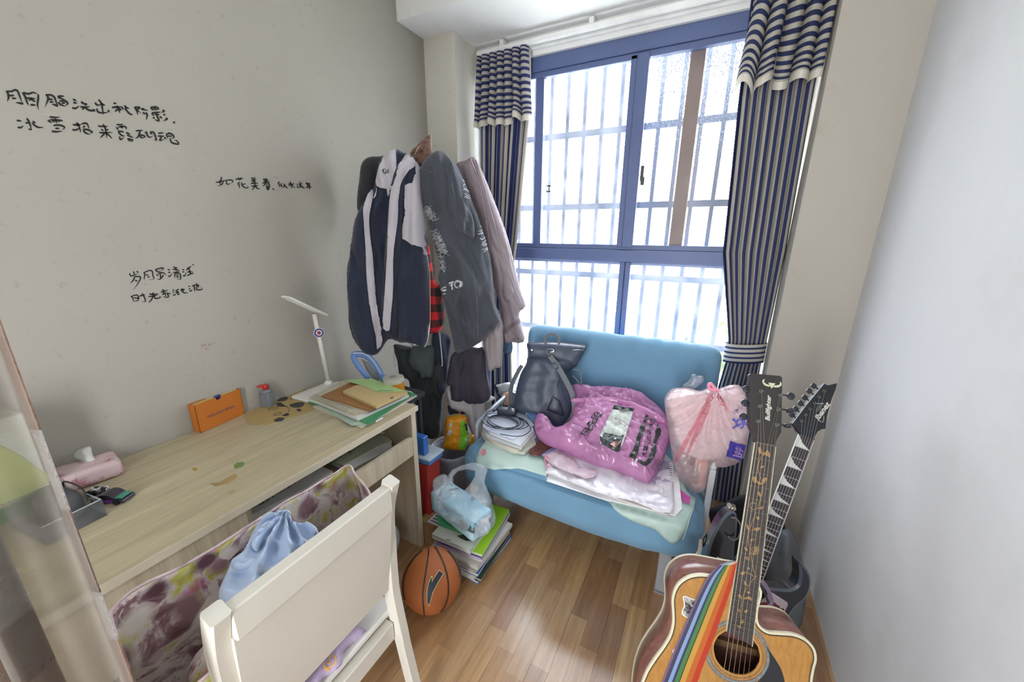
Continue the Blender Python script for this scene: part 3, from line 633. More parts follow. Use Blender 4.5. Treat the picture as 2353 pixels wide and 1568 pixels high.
# --- blue handled thing leaning behind the tape tub
m_bl = mat('blue plastic', '#6d93d6', .35, .05); f_ = planefn((.33, 1.20, 0), (.45, -.9, .1))
bo = thing('blue_stand', f_(850, 870), 'pale blue plastic loop stand leaning behind the stacked papers', 'stand')
g = G(); outl = cr('1430,575 1460,558 1530,575 1600,630 1665,735 1700,820 1640,830 1560,770 1500,690 1440,620', 3.485, 400, 650)
pp = [f_(*q) for q in outl]; g.tube(catmull([f_(*q) for q in cr('1560,770 1490,690 1440,610 1450,575 1530,580 1600,640 1660,740 1690,800', 3.485, 400, 650)], 5), .006, 8, flat=(1, 2.6)); new('loop', g, m_bl, bo, smooth=True)
g = G(); g.tube(catmull([f_(*q)+V((.006, -.01, .004)) for q in cr('1440,565 1530,570 1605,632 1665,735', 3.485, 400, 650)], 5), .0028, 6); new('rim', g, mat('pale rim', '#cfd6dc', .4), bo, smooth=True)
patch('backing', cr('1500,610 1560,640 1640,750 1650,800 1600,780 1540,700', 3.485, 400, 650), planefn((.33, 1.205, 0), (.45, -.9, .1)), mat('dim grey', '#7d8287', .6), bo, 6, solid=.002)
new('foot', G().box(f_(872, 868)+V((-.03, -.0, 0)), V((f_(872, 868).x+.02, f_(872, 868).y+.03, DZ+.14))) if False else G().box((.29, 1.19, .716), (.37, 1.23, .74), bev=.004), m_bl, bo)
# --- orange tub with clear reel lid
tc = at(902, 900, 'z', DZ+.02); tc = V((.397, 1.222, .716)); tub = thing('tape_tub', tc, 'orange cylinder with a pale disc lid at the desk corner', 'tub')
zt = .116; new('body', G().lathe([(.047, 0), (.048, .003), (.048, zt-.03)], tc, 32), mat('orange print', '#d28a12', .45, .05), tub, smooth='auto')
new('band', G().lathe([(.0485, zt-.03), (.0487, zt-.012), (.047, zt-.008), (.012, zt-.007), (.012, zt-.012)], tc, 32), mat('lid grey', '#b5b3a6', .4, .1), tub, smooth='auto')
new('hub', G().lathe([(.016, zt-.009), (.016, zt-.003), (.008, zt-.002)], tc, 20), mat('hub clear', '#8f8f88', .3), tub, smooth='auto')
def cylfn(c, r): return lambda a, b: c+V((r*math.cos(a), r*math.sin(a), b))
text('lettering', 'mio·ute', (-1.75, .062), (.75, 0), (0, .018), cylfn(tc, .0486), mat('dark print', '#3a3327', .5), tub)
# --- stack of papers and notebooks on the desk
def layer(name, ol, z, t, m, label, cat, group=None, k=(3.485, 400, 650), par=None, **pr):
    o = new(name, slabpx(G(), cr(ol, *k), z, z+t), m, par)
    if par is None:
        o['label'] = label; o['category'] = cat
        if group: o['group'] = group
    for a, b in pr.items(): o[a] = b
    return o
m_pw = mat('paper white', '#cfcfc9', .8, .06, 8); m_pg = mat('paper grey', '#b9bdb5', .75, .08); m_bkc = mat('print on paper', '#6d6b62', .8)
z = DZ
layer('paper_folder', '1110,990 1500,1160 1945,905 1900,870 1500,790 1300,800', z, .004, mat('folder cream', '#c9c7ba', .6), 'pale cream folder lying at the bottom of the desk paper stack', 'folder'); z += .0045
layer('document_folder', '1150,975 1420,1140 1560,1130 1890,890 1700,840 1400,820', z, .005, mat('frosted green', '#a9bfae', .45), 'frosted grey green document sleeve near the bottom of the desk stack', 'folder'); z += .0055
layer('plastic_wallet', '1065,958 1200,985 1400,1060 1555,1135 1900,900 1945,895 1870,870 1400,830', z, .003, mat('wallet green', '#3f8a5d', .35), 'bright green plastic wallet with a torn corner in the desk stack', 'folder'); z += .0035
lo_ = layer('loose_papers', '1075,930 1150,955 1470,1090 1880,900 1700,830 1300,790', z, .010, m_pw, 'sheaf of loose white papers in the middle of the desk stack', 'papers'); z += .0105
layer('printed_booklet', '1085,915 1440,1050 1530,1030 1870,880 1700,830 1350,780', z, .008, mat('newsprint', '#bcb6a0', .8, .1, 20), 'grey printed booklet under the brown notebook on the desk', 'booklet'); z += .0085
ink('printed_lines', [cr(s, 3.485, 400, 650) for s in ('1110,905 1400,1020', '1130,895 1430,1010', '1100,920 1380,1030')], axfn('z', z-.0082+.009), m_bkc, bpy.data.objects['printed_booklet'], .8, taper=False)
layer('brown_notebook', '1180,905 1560,1022 1860,880 1640,800 1420,795', z, .006, mat('kraft brown', '#9a6f42', .7, .08), 'brown kraft notebook under the tan one on the desk', 'notebook'); z += .0065
nb = layer('tan_notebook', '1350,870 1620,990 1868,875 1700,810 1455,820', z, .012, mat('kraft tan', '#c3ab7b', .7, .06), 'tan notebook with a tiny stamp on top of the brown one', 'notebook'); z += .0125
patch('stamp', cr('1735,915 1757,912 1752,930 1728,930', 3.485, 400, 650), axfn('z', z+.0002), m_bkc, nb, 3)
gs = layer('green_sheet', '1350,778 1590,768 1860,872 1640,878 1500,820', z, .0015, mat('pale green card', '#a6c583', .6, .05), 'pale green card lying topmost on the desk paper stack', 'card')
patch('small_print', cr('1630,865 1755,862 1752,867 1630,870', 3.485, 400, 650), axfn('z', z+.002), m_bkc, gs, 3)
lab = patch('label_strip', cr('1612,1108 1670,1076 1676,1086 1618,1120', 3.485, 400, 650), planefn(at(870, 965, 'z', DZ+.012), (.6, -.5, .6)), mat('label white', '#dedee4', .5), bpy.data.objects['paper_folder'], 3)
# --- books and papers on the shelf under the top
kk = (8.71, 740, 960); zq = zs2+.017
layer('green_folder', '700,900 650,1000 560,1030 540,1040 1360,560 1480,420 1400,370 1150,200 700,330', zq, .004, mat('teal folder', '#7fb0aa', .5), 'teal folder lying flat on the desk shelf under the papers', 'folder', k=kk)
layer('paper_pile', '540,1040 700,930 1400,570 1380,510 1250,340 900,340 300,800 130,880', zq+.006, .012, mat('lilac paper', '#eeeef6', .75), 'pile of pale lilac papers on the desk shelf', 'papers', k=kk)
layer('grey_booklet', '190,880 420,940 560,880 1130,560 1400,460 1240,330 1000,310 500,640', zq+.020, .010, mat('olive grey', '#cfd2be', .7), 'olive grey booklet on the papers in the desk shelf', 'booklet', k=kk)
layer('curled_book', '130,830 180,880 240,850 480,640 560,660 1000,330 1200,290 1340,290 1360,230 1250,160 800,360', zq+.034, .012, mat('dark green cover', '#4f7a55', .6), 'curled green backed book topmost on the shelf papers', 'book', k=kk)
new('page_block', slabpx(G(), cr('540,650 600,640 1000,330 1200,305 1340,285 1350,250 1200,265 980,300', *kk), zq+.046, zq+.050), mat('page edge', '#efecd6', .7), bpy.data.objects['curled_book'], label='curled cream page edges')
k2 = (2.76, 250, 1000)
wb = layer('workbook', '865,470 880,520 1260,330 1420,230 1330,190 1100,300', zs2+.018, .03, mat('workbook grey', '#e2e1dd', .7), 'grey workbook with black title characters at the left of the desk shelf', 'book', k=k2)
text('lettering', '自主学习作业本', (at(598, 1162, 'z', zs2+.049))[:2], (at(683, 1109, 'z', zs2+.049)-at(598, 1162, 'z', zs2+.049))[:2], (at(588, 1151, 'z', zs2+.049)-at(598, 1162, 'z', zs2+.049))[:2], lambda a, b: V((a, b, zs2+.0488)), mat('black print', '#25231f', .6), wb, .01)
# --- tissue pack, toy car, clear box with pouch, tall carton at the left end
ts = thing('tissue_pack', (.075, .29, DZ), 'pink plastic tissue pack with a white tissue sticking out by the wall', 'tissue pack')
Mt = rotz((.068, .285, DZ), math.radians(-8)); new('pack', rbox((-.055, -.072, 0), (.055, .072, .052), .016, 8, lambda p: .003*nz(p.x*40, p.y*40, p.z*40), M=Mt), spots('tissue pack print', '#cbb3b3', '#a8737c', 16, .52, .62, .35), ts, smooth=True)
blob('tissue', cr('335,545 350,510 410,490 425,530 455,575 450,600 400,575 370,560', 1.99, 0, 780), at(195, 1062, 'z', DZ+.05), (.6, -.5, .6), mat('tissue white', '#c9c8c4', .9), ts, .008, .006, .02, .004, wr=.004, wk=60)
tcar = thing('toy_car', at(262, 1150, 'z', DZ), 'small black and purple toy car with teal marks on the desk', 'toy car')
Mc = rotz(at(262, 1150, 'z', DZ)+V((0, .0, 0)), math.radians(28)) @ Matrix.Diagonal((1.25, 1.25, 1.25, 1)); m_cb = mat('toy dark', '#2b2533', .3, .2, coat=.5)
g = G(); g.prism(catmull([V(p+(0,)) for p in ((-.035, .004), (-.034, .012), (-.02, .014), (-.012, .022), (.006, .022), (.018, .014), (.034, .011), (.036, .004))], 4)+[V((0, .003, 0))], -.014, .014, Mc @ Matrix.Rotation(math.radians(90), 4, 'X')); new('body', g, m_cb, tcar)
new('bonnet_marks', G().box((.012, -.012, .0135), (.032, .012, .0152), Mc), mat('toy teal', '#3f8f7a', .3), tcar)
new('side_marks', G().box((-.02, -.0148, .005), (.02, -.0142, .011), Mc), mat('toy purple', '#6b2f80', .3), tcar)
for a in (-.02, .021):
    for b in (-.0145, .0145): new('wheel', G().lathe([(.0065, -.002), (.0065, .002)], (0, 0, 0), 16, Mc @ Matrix.Translation(V((a, b, .0065))) @ Matrix.Rotation(math.radians(90), 4, 'X')), mat('toy tyre', '#18181a', .5), tcar)
sf = thing('printed_scrap', at(222, 1130, 'z', DZ), 'crumpled black and white printed scrap behind the toy car', 'scrap')
new('scrap', rbox((-.02, -.014, 0), (.02, .014, .018), .006, 6, lambda p: .006*nz(p.x*90, p.y*90, p.z*90), M=rotz(at(226, 1135, 'z', DZ), .5)), spots('scrap print', '#d0d0d2', '#2c2a30', 60, .45, .5), sf)
ctn = thing('tall_carton', (.06, .15, DZ), 'tall white and lime carton with a green base behind the voile', 'carton')
Mk = rotz((.085, .125, DZ), math.radians(8)); new('carton', G().box((-.05, -.09, .0), (.05, .075, .27), Mk, bev=.003), mat('carton white', '#c9cabc', .5), ctn)
new('green_base', G().box((-.0505, -.0905, .0), (.0505, .0755, .055), Mk), mat('carton green', '#2f7a45', .5), ctn)
g = G(); g.prism(catmull([V((y, z, 0)) for y, z in ((-.088, .06), (.07, .06), (.06, .12), (.03, .19), (-.01, .24), (-.088, .25))], 4, True), 0, .001, Mk @ Matrix(((0, 0, 1, .0502), (1, 0, 0, 0), (0, 1, 0, 0), (0, 0, 0, 1)))); new('lime_panel', g, mat('carton lime', '#b6bd78', .5), ctn)
cb = thing('clear_box', at(185, 1190, 'z', DZ), 'clear plastic tray holding a charcoal fabric pouch near the voile', 'box')
Mx = rotz(at(185, 1200, 'z', DZ)+V((-.06, -.02, 0)), math.radians(8)); m_cp = film('clear plastic', '#c9ccd0', .12, .1, .08, 0, 10, .2)
g = G(); g.box((-.075, -.06, 0), (.095, .05, .003), Mx); g.box((.092, -.06, 0), (.095, .05, .05), Mx); g.box((-.075, .047, 0), (.095, .05, .05), Mx); g.box((-.075, -.06, 0), (.095, -.057, .05), Mx); g.box((-.075, -.06, 0), (-.072, .05, .07), Mx); new('tray', g, m_cp, cb)
g = G()
for a, b in (((.093, -.058), (.093, .048)), ((.093, .048), (-.073, .048))): g.tube([Mx @ V((*a, .05)), Mx @ V((*b, .05))], .0016, 6)
new('tray_rim', g, mat('tray rim', '#a9acb0', .3), cb)
pc = thing('fabric_pouch', at(160, 1160, 'z', DZ+.004), 'charcoal zip pouch standing in the clear plastic tray', 'pouch')
new('body', rbox((-.05, -.03, .006), (.07, .035, .085), .028, 8, lambda p: .002*nz(p.x*30, p.y*30, p.z*30), M=Mx), mat('charcoal felt', '#4b4b4c', .9, .1, bump=.3, bs=300), pc, smooth=True)
new('zip', G().tube(catmull([Mx @ V(p) for p in ((-.04, .036, .06), (-.03, .0365, .082), (.05, .0365, .082), (.068, .034, .05))], 4), .002, 6), mat('zip black', '#1f1f21', .5), pc)

# ================================================================== SOFA AND WHAT LIES ON IT
def sofcol():
    return mat('sofa cover blue', '#6b95b1', .85, .06, 5, .12, 500, sheen=.15)
m_sf = sofcol(); SX0, SX1 = .64, 1.765
sofa = thing('sofa', (1.2, 1.7, 0), 'sofa bed under a plain blue stretch cover in front of the window', 'sofa')
def dseat(p):
    e = .010*nz(p.x*3, p.y*4, p.z*4) + .003*nz(p.x*14, p.y*14, p.z*20)
    k = max(0, 1-abs(p.x-SX1)/.22); e += .007*k*math.sin(p.z*70+p.x*55+3*nz(p.x*9, p.y*9)) if p.y < 1.7 else 0
    if p.y < 1.5 and p.z < .38: e += .035*math.sin(math.pi*max(0, min(1, (p.x-SX0)/(SX1-SX0))))
    return e
g = rbox((SX0, 1.385, .20), (SX1, 2.10, .435), .085, 34, dseat); seat = new('seat', g, m_sf, sofa, smooth=True)
def dback(p):
    t = max(0, 1-abs(p.z-.90)/.12); return .006*nz(p.x*3, p.y*3, p.z*3) + t*.011*math.sin(p.x*55+5*nz(p.x*6, p.z*6)+p.z*25)*max(0, nz(p.x*3.1, 2)+.35) + .012*math.exp(-((p.x-1.25)/.12)**2-((p.z-.8)/.15)**2)*-1
g = rbox((.70, 2.02, .36), (1.775, 2.16, .945), .068, 34, dback); back = new('backrest', g, m_sf, sofa, smooth=True)
m_sl = mat('sofa leg grey', '#8d8d90', .5)
for x, y in ((1.652, 1.44), (.78, 1.44), (1.652, 2.02), (.78, 2.02)): new('leg', G().box((x-.024, y-.02, .004), (x+.024, y+.02, .215), bev=.003), m_sl, sofa)
new('foot_plate', G().box((1.626, 1.41, 0), (1.678, 1.47, .004)), m_sl, sofa)
m_tb = mat('sofa tube', '#a9b0b8', .35, .05, metal=.3)
g = G(); A = at(1100, 968, 'x', .655); B = at(1172, 903, 'x', .655); g.tube([V((A.x, A.y-.02, .30)), V((A.x, A.y-.02, A.z-.02)), A, B, V((B.x, B.y+.05, B.z-.02)), V((B.x, B.y+.05, .3))], .015, 10)
new('arm_tube', g, m_tb, sofa, smooth='auto', label='grey tubular arm on the left end')
g = G(); A = at(1637, 1088, 'y', 1.60); A2 = at(1610, 1235, 'y', 1.60)
g.box((A.x-.012, 1.585, A2.z), (A.x+.012, 1.64, A.z+.02), bev=.003); g.box((A.x-.012, 1.62, A.z-.03), (A.x+.012, 2.05, A.z+.02), bev=.003)
new('arm_bar', g, mat('arm white', '#c9cbd0', .4), sofa, label='pale flat steel arm on the right end')
c = V((A.x, 1.60, A.z+.02)); new('arm_bolt', G().lathe([(.012, 0), (.013, .012), (.007, .02), (.006, .03)], c, 12), mat('arm white', '#c9cbd0', .4), sofa, smooth=True)
T_seat = bvh(seat)
def seatz(x, y):
    l = T_seat.ray_cast(V((x, y, 1)), V((0, 0, -1)))[0]; return l.z if l else .43

# mint sheet over the seat
m_mint = film('mint cloth', '#c4dcd4', .97, .45, .02, .35, 14, .12)
ol = cr('375,905 420,790 470,770 620,800 800,820 1100,830 1500,840 1640,1080 1690,1130 1640,1280 1575,1385 1500,1345 1450,1300 1350,1265 1250,1215 1150,1130 1000,1080 880,1010 800,985 640,940 560,945 460,940', 2.6136, 950, 720)
msh = thing('cloth_sheet', at(1350, 1050, 'z', .44), 'pale mint printed cloth spread over the sofa seat and hanging over its front', 'cloth')
hs = hitfn(T_seat, .004)
def mintfn(a, b):
    h = hs(a, b)
    if h is None: h = at(a, b, 'z', .44)
    return h+V((0, -.003, .006))*(1+1.0*nz(h.x*14, h.y*14, h.z*14)) 
sheet = patch('sheet', ol, mintfn, m_mint, msh, 8, 3, solid=.0015)
ds = cr('423,845 436,830', 2.6136, 950, 720)
patch('pink_dot', [(1108, 1037), (1116, 1036), (1119, 1043), (1116, 1050), (1109, 1050), (1106, 1044)], lambda a, b: mintfn(a, b)+V((0, -.003, .004)), mat('dot pink', '#c98a94', .8), msh, 3, 3)
new('hem', G().tube([mintfn(a, b)+V((0, -.002, .003)) for a, b in ((1568, 1240), (1578, 1215), (1588, 1180), (1592, 1155))], .0025, 6), mat('hem mint', '#b7d0c8', .8), msh)

# newspapers and shopping bags spread on the seat
m_wp = film('white crinkled bag', '#f4f1f8', .95, .18, .05, 1.0, 30, .25, .8)
m_cl2 = film('clear sleeve', '#cfcfe0', .6, .15, .15, .8, 30, .1, .9)
zz = .452
SL = [('paper_bag_sheet', '795,985 1540,1220 1585,1215 1545,890 1300,850 860,800', .004, mat('news grey', '#b9b6bd', .7), 'flat grey newspaper bundle at the bottom of the pile on the seat'),
      ('newspaper', '800,1005 1120,1110 1575,1215 1615,1172 1590,960 1330,840 850,830', .004, mat('news white', '#ebe9ec', .7), 'white newspaper with its corner showing at the right of the pile'),
      ('newspaper', '810,960 1300,1140 1530,1210 1560,1190 1555,900 1400,880 850,800', .004, mat('news cream', '#d8d4cd', .7), 'cream newspaper under the silvery plastic sheet')]
for nme, s, t, m, lab_ in SL:
    layer(nme, s, zz, t, m, lab_, 'newspaper', k=(2.6136, 950, 720)); zz += t+.0006
def wrinkled(name, ol, z, m, label, cat, amp=.007, k=12, group=None, par=None, res=7, tex=8):
    o = patch(name, ol, lambda a, b: at(a, b, 'z', z)+V((0, 0, amp*(1+nz(at(a, b, 'z', z).x*k, at(a, b, 'z', z).y*k*1.6, z*9)+.6*nz(at(a, b, 'z', z).x*k*3, at(a, b, 'z', z).y*k*3, 2)))), m, par, res, 3, solid=.001)
    if par is None:
        o['label'] = label; o['category'] = cat
    return o
wrinkled('plastic_bag_flat', cr('790,960 850,985 1100,1090 1300,1140 1535,1215 1560,1100 1530,940 1460,960 1400,1020 1100,900 860,820', 2.6136, 950, 720), zz, m_wp, 'flattened silvery white plastic bag spread over the newspapers', 'plastic bag', .010, 26)
wrinkled('plastic_bag_flat', cr('785,870 810,850 860,840 960,880 1000,930 1100,950 1080,1000 990,990 850,930', 2.6136, 950, 720), zz+.014, film('pale pink bag', '#e3cfd8', .9, .25, .05, .8, 30, .25), 'crumpled pale pink plastic bag on the front edge of the pile', 'plastic bag', .008, 24)
new('bag_handle', G().tube(catmull([at(a, b, 'z', zz+.02) for a, b in ((1262, 1056), (1254, 1048), (1252, 1056), (1256, 1070), (1264, 1075))], 5), .0035, 8), mat('handle pink', '#dc7d9e', .35), bpy.data.objects['plastic_bag_flat.001'], smooth=True)
sp = layer('spiral_notebook', '1400,870 1545,900 1555,1010 1450,1030 1380,960', zz+.002, .008, mat('spiral cover', '#a39bb5', .3), 'lilac covered spiral notebook poking out under the magenta bag', 'notebook', k=(2.6136, 950, 720))
for i in range(9):
    c = at(1542+i*.3, 1067+i*5.0, 'z', zz+.010); new('spiral_ring', G().tube([c+V((.008*math.cos(a), 0, .005*math.sin(a)+.001)) for a in (0, 1, 2, 3, 4, 5, 6.28)], .0012, 6), mat('spiral white', '#e6e6ea', .4), sp)
layer('leaflet', '1450,1020 1620,1175 1580,1180 1700,1020 1600,930', .452, .002, mat('leaflet', '#cfc6a8', .5, .3, 40), 'coloured leaflet edge right of the spiral notebook', 'leaflet', k=(2.6136, 950, 720)) if False else None
layer('pink_wrapper', '1590,1050 1640,1090 1665,1105 1660,1142 1620,1130', .452, .003, film('wrapper pink', '#d35fb6', .9, .2, .05, .7, 40, .2), 'small magenta wrapper scrap at the right end of the newspapers', 'wrapper', k=(2.6136, 950, 720))

# printed sleeves under the big bag, left
layer('photo_print', '690,830 760,755 860,790 900,850 780,860 700,850', .462, .003, mat('photo brown', '#6e4a3c', .2, .5, 30), 'dark brown photo print in a clear sleeve beside the magazines', 'print', k=(2.6136, 950, 720))
layer('blue_leaflet', '770,850 860,790 900,810 850,880 800,880', .466, .002, mat('leaflet blue', '#8fa0c9', .4, .3, 20), 'pale blue leaflet partly under the pink bag handle', 'leaflet', k=(2.6136, 950, 720))

# magazines with the cable coil
k3 = (6.03, 960, 880); zc = .455
ML = [('880,690 940,800 1300,940 1480,965 1640,850 1560,560 1100,420 900,560', .014, '#b9bdb0', 'thick dull green magazine lowest in the stack on the sofa seat'),
      ('890,680 1000,790 1330,945 1400,940 1640,740 1560,540 1100,400 930,560', .010, '#c9c3b4', 'cream magazine with a red edge second lowest in the sofa stack'),
      ('900,650 960,740 1440,900 1620,700 1560,500 1120,380 940,500', .012, '#bfc2c4', 'grey glossy magazine in the middle of the sofa stack'),
      ('930,600 1000,700 1430,860 1610,660 1540,470 1140,370 950,450', .008, '#d5d8de', 'white printed magazine under the top papers of the sofa stack'),
      ('900,600 950,640 1330,780 1610,580 1500,440 1200,370 960,430', .006, '#cfd6e8', 'bluish white papers topmost on the sofa magazine stack')]
for i, (s, t, cc, lb_) in enumerate(ML):
    layer('magazine' if i < 4 else 'papers', s, zc, t, mat('mag'+cc, cc, .35, .1, 12), lb_, 'magazine' if i < 4 else 'papers', k=k3); zc += t+.001
new('red_edge', slabpx(G(), cr('1090,830 1340,935 1360,925 1110,815', *k3), .4705, .4725), mat('red edge', '#8f3a36', .5), bpy.data.objects['magazine.001'])
cab = thing('cable_coil', at(1165, 975, 'z', zc), 'loosely coiled thin black cable lying on the magazines', 'cable'); m_cab = mat('cable black', '#1f2632', .35)
random.seed(4); c0 = at(1160, 973, 'z', zc+.004)
for i in range(5):
    rx, ry = .085+.012*i*random.uniform(.3, 1), .055+.008*i; ox, oy = random.uniform(-.02, .03), random.uniform(-.015, .015); pts = []
    for k in range(33):
        a = 2*math.pi*k/32+i; pts.append(c0+V((ox+rx*math.cos(a)+.006*nz(a, i), oy+ry*math.sin(a), .004+.003*i+.004*nz(a*1.5, i))))
    new('loop', G().tube(pts, .0021, 6, cap=False), m_cab, cab, smooth=True)
new('tail', G().tube(catmull([at(*q, 'z', zc+.01) for q in ((1190, 960), (1205, 968), (1220, 985), (1205, 1000), (1185, 1003), (1150, 998))], 6), .0021, 6), m_cab, cab, smooth=True)
cg = thing('charger', at(1165, 945, 'z', zc+.02), 'black power adapter block standing on the papers by the backpack', 'charger')
Mg = rotz(at(1165, 948, 'z', zc+.02), math.radians(12)); new('block', rbox((-.052, -.022, -.014), (.052, .022, .022), .005, 4, M=Mg), mat('adapter black', '#343a46', .35), cg, smooth='auto')
g = G(); 
for a in (-.012, .004): g.box((a, -.003, .022), (a+.003, .003, .042), rotz(at(1165, 948, 'z', zc+.02)+V((.02, 0, 0)), .2))
new('pins', g, mat('pin metal', '#c3c0b8', .2, metal=1), cg)
new('cord', G().tube(catmull([Mg @ V(p) for p in ((-.05, 0, 0), (-.075, -.005, .005), (-.11, -.02, -.005), (-.10, -.06, -.008), (-.04, -.07, -.008))], 6), .002, 6), m_cab, cg, smooth=True)
cam_ = thing('card_holder', at(1218, 950, 'z', zc+.02), 'small dark blue case with a white edge behind the cables', 'case')
new('body', rbox((-.03, -.018, -.012), (.03, .018, .012), .006, 4, M=rotz(at(1222, 955, 'z', zc+.02), -.5)), mat('case blue', '#54719a', .25), cam_, smooth='auto')
new('white_end', rbox((-.038, -.014, -.010), (-.028, .014, .010), .003, 4, M=rotz(at(1222, 955, 'z', zc+.02), -.5)), mat('case white', '#e8e4da', .3), cam_)
# folded things behind the magazines at the left arm
for i, (s, cc, lb_, nm, ct) in enumerate((('1060,60 1130,20 1290,0 1290,150 1180,160 1100,210', '#a9acb0', 'rumpled grey garment behind the tubular sofa arm', 'folded_garment', 'clothes'),
                                ('1060,40 1090,30 1130,150 1160,200 1120,210 1080,120', '#2b3040', 'dark strap hanging behind the tubular sofa arm', 'dark_strap', 'strap'),
                                ('1170,170 1290,130 1290,300 1180,290', '#b88f76', 'tan and silver wrapper between the arm and the backpack', 'wrapper', 'wrapper'))):
    blob(nm, cr(s, *k3), at(1160, 905, 'y', 1.93-.03*i), (.3, -.9, .35), mat('bit'+cc, cc, .6, .25, 30), None, .02, .02, .03, .012, wr=.012, wk=25, label=lb_, category=ct)

# backpack
m_lt = mat('black leather', '#414959', .46, .1, 6, .04, 400); m_ltd = mat('black leather trim', '#2e3440', .4, .1)
PB = V((.93, 1.84, .62)); NB = V((.22, -.90, .28)).normalized(); kb = (4.2, 1140, 740)
bp = thing('backpack', (.93, 1.80, .45), 'black leather backpack leaning against the sofa back', 'backpack')
bd = blob('body', cr('310,330 420,300 600,300 740,330 790,400 740,450 700,480 730,600 760,740 760,860 720,960 660,1030 600,1030 440,950 200,870 170,830 185,700 210,600 240,490 290,400', *kb), PB, NB, m_lt, bp, .10, .05, .08, .010, fold=.004, fk=18, wr=.010, wk=7, rg=.010, rk=(6, 6))
tp_ = blob('top_flap', cr('303,200 460,195 600,197 735,212 860,228 868,250 850,300 800,380 760,430 620,400 450,370 320,350 312,300', *kb), PB+NB*.05, NB, m_lt, bp, .045, .07, .05, .012, fold=.006, fk=25, wr=.006, wk=12)
fb = planefn(PB+NB*.115, NB)
def band(name, pts, wpx, fn, m, parent, k, th=.004, **pr): return ink(name, [cr(pts, *k)], fn, m, parent, wpx, taper=False, smooth=8, solid=th, **pr)
band('handle', '480,215 470,160 510,125 560,125 600,155 607,220', 5.5, fb, m_ltd, bp, kb, .006)
band('flap_edge', '303,200 460,197 600,199 735,213 860,228', 3.0, planefn(PB+NB*.11, NB), m_lt, bp, kb, .004)
hb_ = hitfn(bvh(bd, tp_), .004, planefn(PB+NB*.06, NB))
band('shoulder_strap', '520,330 600,440 690,600 740,720 755,860 700,970 620,1040', 12, planefn(PB+NB*.108, NB), m_ltd, bp, kb, .006)
band('shoulder_strap', '520,330 620,520 680,700 730,800', 9, hitfn(bvh(bd, tp_), .002, planefn(PB+NB*.05, NB)), m_lt, bp, kb, .005)
band('shoulder_strap', '250,420 190,520 150,620 140,740 170,850', 9, planefn(PB+NB*.02, NB), m_ltd, bp, kb, .006)
for s in ('740,460 800,470 820,540 822,650', '740,520 780,560 800,600 770,640'): band('drawcord', s, 2.2, planefn(PB+NB*.04, NB), m_ltd, bp, kb, .004)
band('side_seam', '610,560 560,700 540,760', 1.5, hb_, m_ltd, bp, kb, .003)
patch('base_panel', cr('545,715 610,760 650,880 640,905 490,850', *kb), hb_, m_ltd, bp, 5, solid=.003)
mm_ = mat('buckle silver', '#c9ccd0', .2, metal=1)
for s in ('495,265 550,268 552,290 535,290 508,318 497,290 495,265', '740,275 830,270 838,285'): band('buckle', s, 1.4, hitfn(bvh(bd, tp_), .005, fb), mm_, bp, kb, .003)
c = hb_(1140+348/4.2, 740+270/4.2); new('rivet', G().lathe([(.005, 0), (.004, .003)], c, 12, Matrix.Translation(c) @ NB.to_track_quat('Z', 'Y').to_matrix().to_4x4()), mm_, bp)

# big magenta shopping bag
A_, B_ = at(1430, 1100, 'z', .47), at(1420, 905, 'y', 1.94); NP = plane2(A_, B_)
m_mg = film('magenta bag film', '#e2a6d4', .68, .14, .20, .9, 24, .36, 1.0)
kp = (6.532, 1280, 880)
pk = thing('shopping_bag', at(1400, 1040, 'z', .46), 'big magenta plastic shopping bag with black print lying on the seat', 'bag')
ol = cr('100,150 270,110 500,105 800,140 1100,190 1300,250 1480,370 1610,480 1665,600 1690,850 1640,1050 1540,1270 1450,1440 1370,1520 1330,1530 1150,1440 850,1320 600,1250 300,1120 0,990 -180,920 -300,800 -340,640 -300,540 -160,535 -100,600 -30,690 60,700 130,680 190,600 240,420 250,250 180,200', *kp)
pbd = blob('bag', ol, A_+(B_-A_)*.45, NP, m_mg, pk, .070, .02, .07, .0065, fold=.008, fk=16, fdir=-.35, wr=.010, wk=9, seed=3, rg=.026, rk=(10, 20))
blob('contents', cr('300,330 700,300 1200,400 1500,650 1500,950 1350,1200 1100,1150 700,950 300,700', *kp), A_+(B_-A_)*.45, NP, mat('white contents', '#e6dde2', .7, .12, 8), pk, .040, .01, .06, .013, wr=.012, wk=9, seed=4)
hp = hitfn(bvh(pbd), .004)
m_pb = mat('black print film', '#2c3432', .35, .3, 30, .6, 60); m_foil = mat('silver foil print', '#c9d2cb', .25, .2, 25, 1.0, 60)
patch('foil_print', cr('870,345 1150,400 1010,870 930,1045 660,925 640,800 800,480', *kp), hp, m_foil, pk, 6)
hp2 = hitfn(bvh(pbd), .0062)
for s in ('860,345 1160,395 1130,440 840,400', '640,800 700,760 960,800 1010,790 930,1050 670,930'): patch('black_block', cr(s, *kp), hp2, m_pb, pk, 5)
for s in ('1335,455 1380,480 1240,960 1190,1110 1170,1165 1100,1115', '1510,620 1560,690 1450,1130 1330,1250 1190,1165 1240,1160 1300,1190 1390,1120 1490,700', '1335,455 1345,450 1430,505 1425,515'): patch('black_frame', cr(s, *kp), hp2, m_pb, pk, 5)
def tpx(name, s, o, ux, uy, fn, m, par, k, **pr):
    return text(name, s, (k[1]+o[0]/k[0], k[2]+o[1]/k[0]), (ux[0]/k[0], ux[1]/k[0]), (uy[0]/k[0], uy[1]/k[0]), fn, m, par, **pr)
tpx('lettering', '国永段', (470, 810), (220, -340), (-115, -45), hp2, m_pb, pk, kp, bold=.02)
tpx('lettering', '先算品前 永最划', (1330, 1120), (140, -560), (-70, -30), hp2, m_pb, pk, kp, bold=.01)
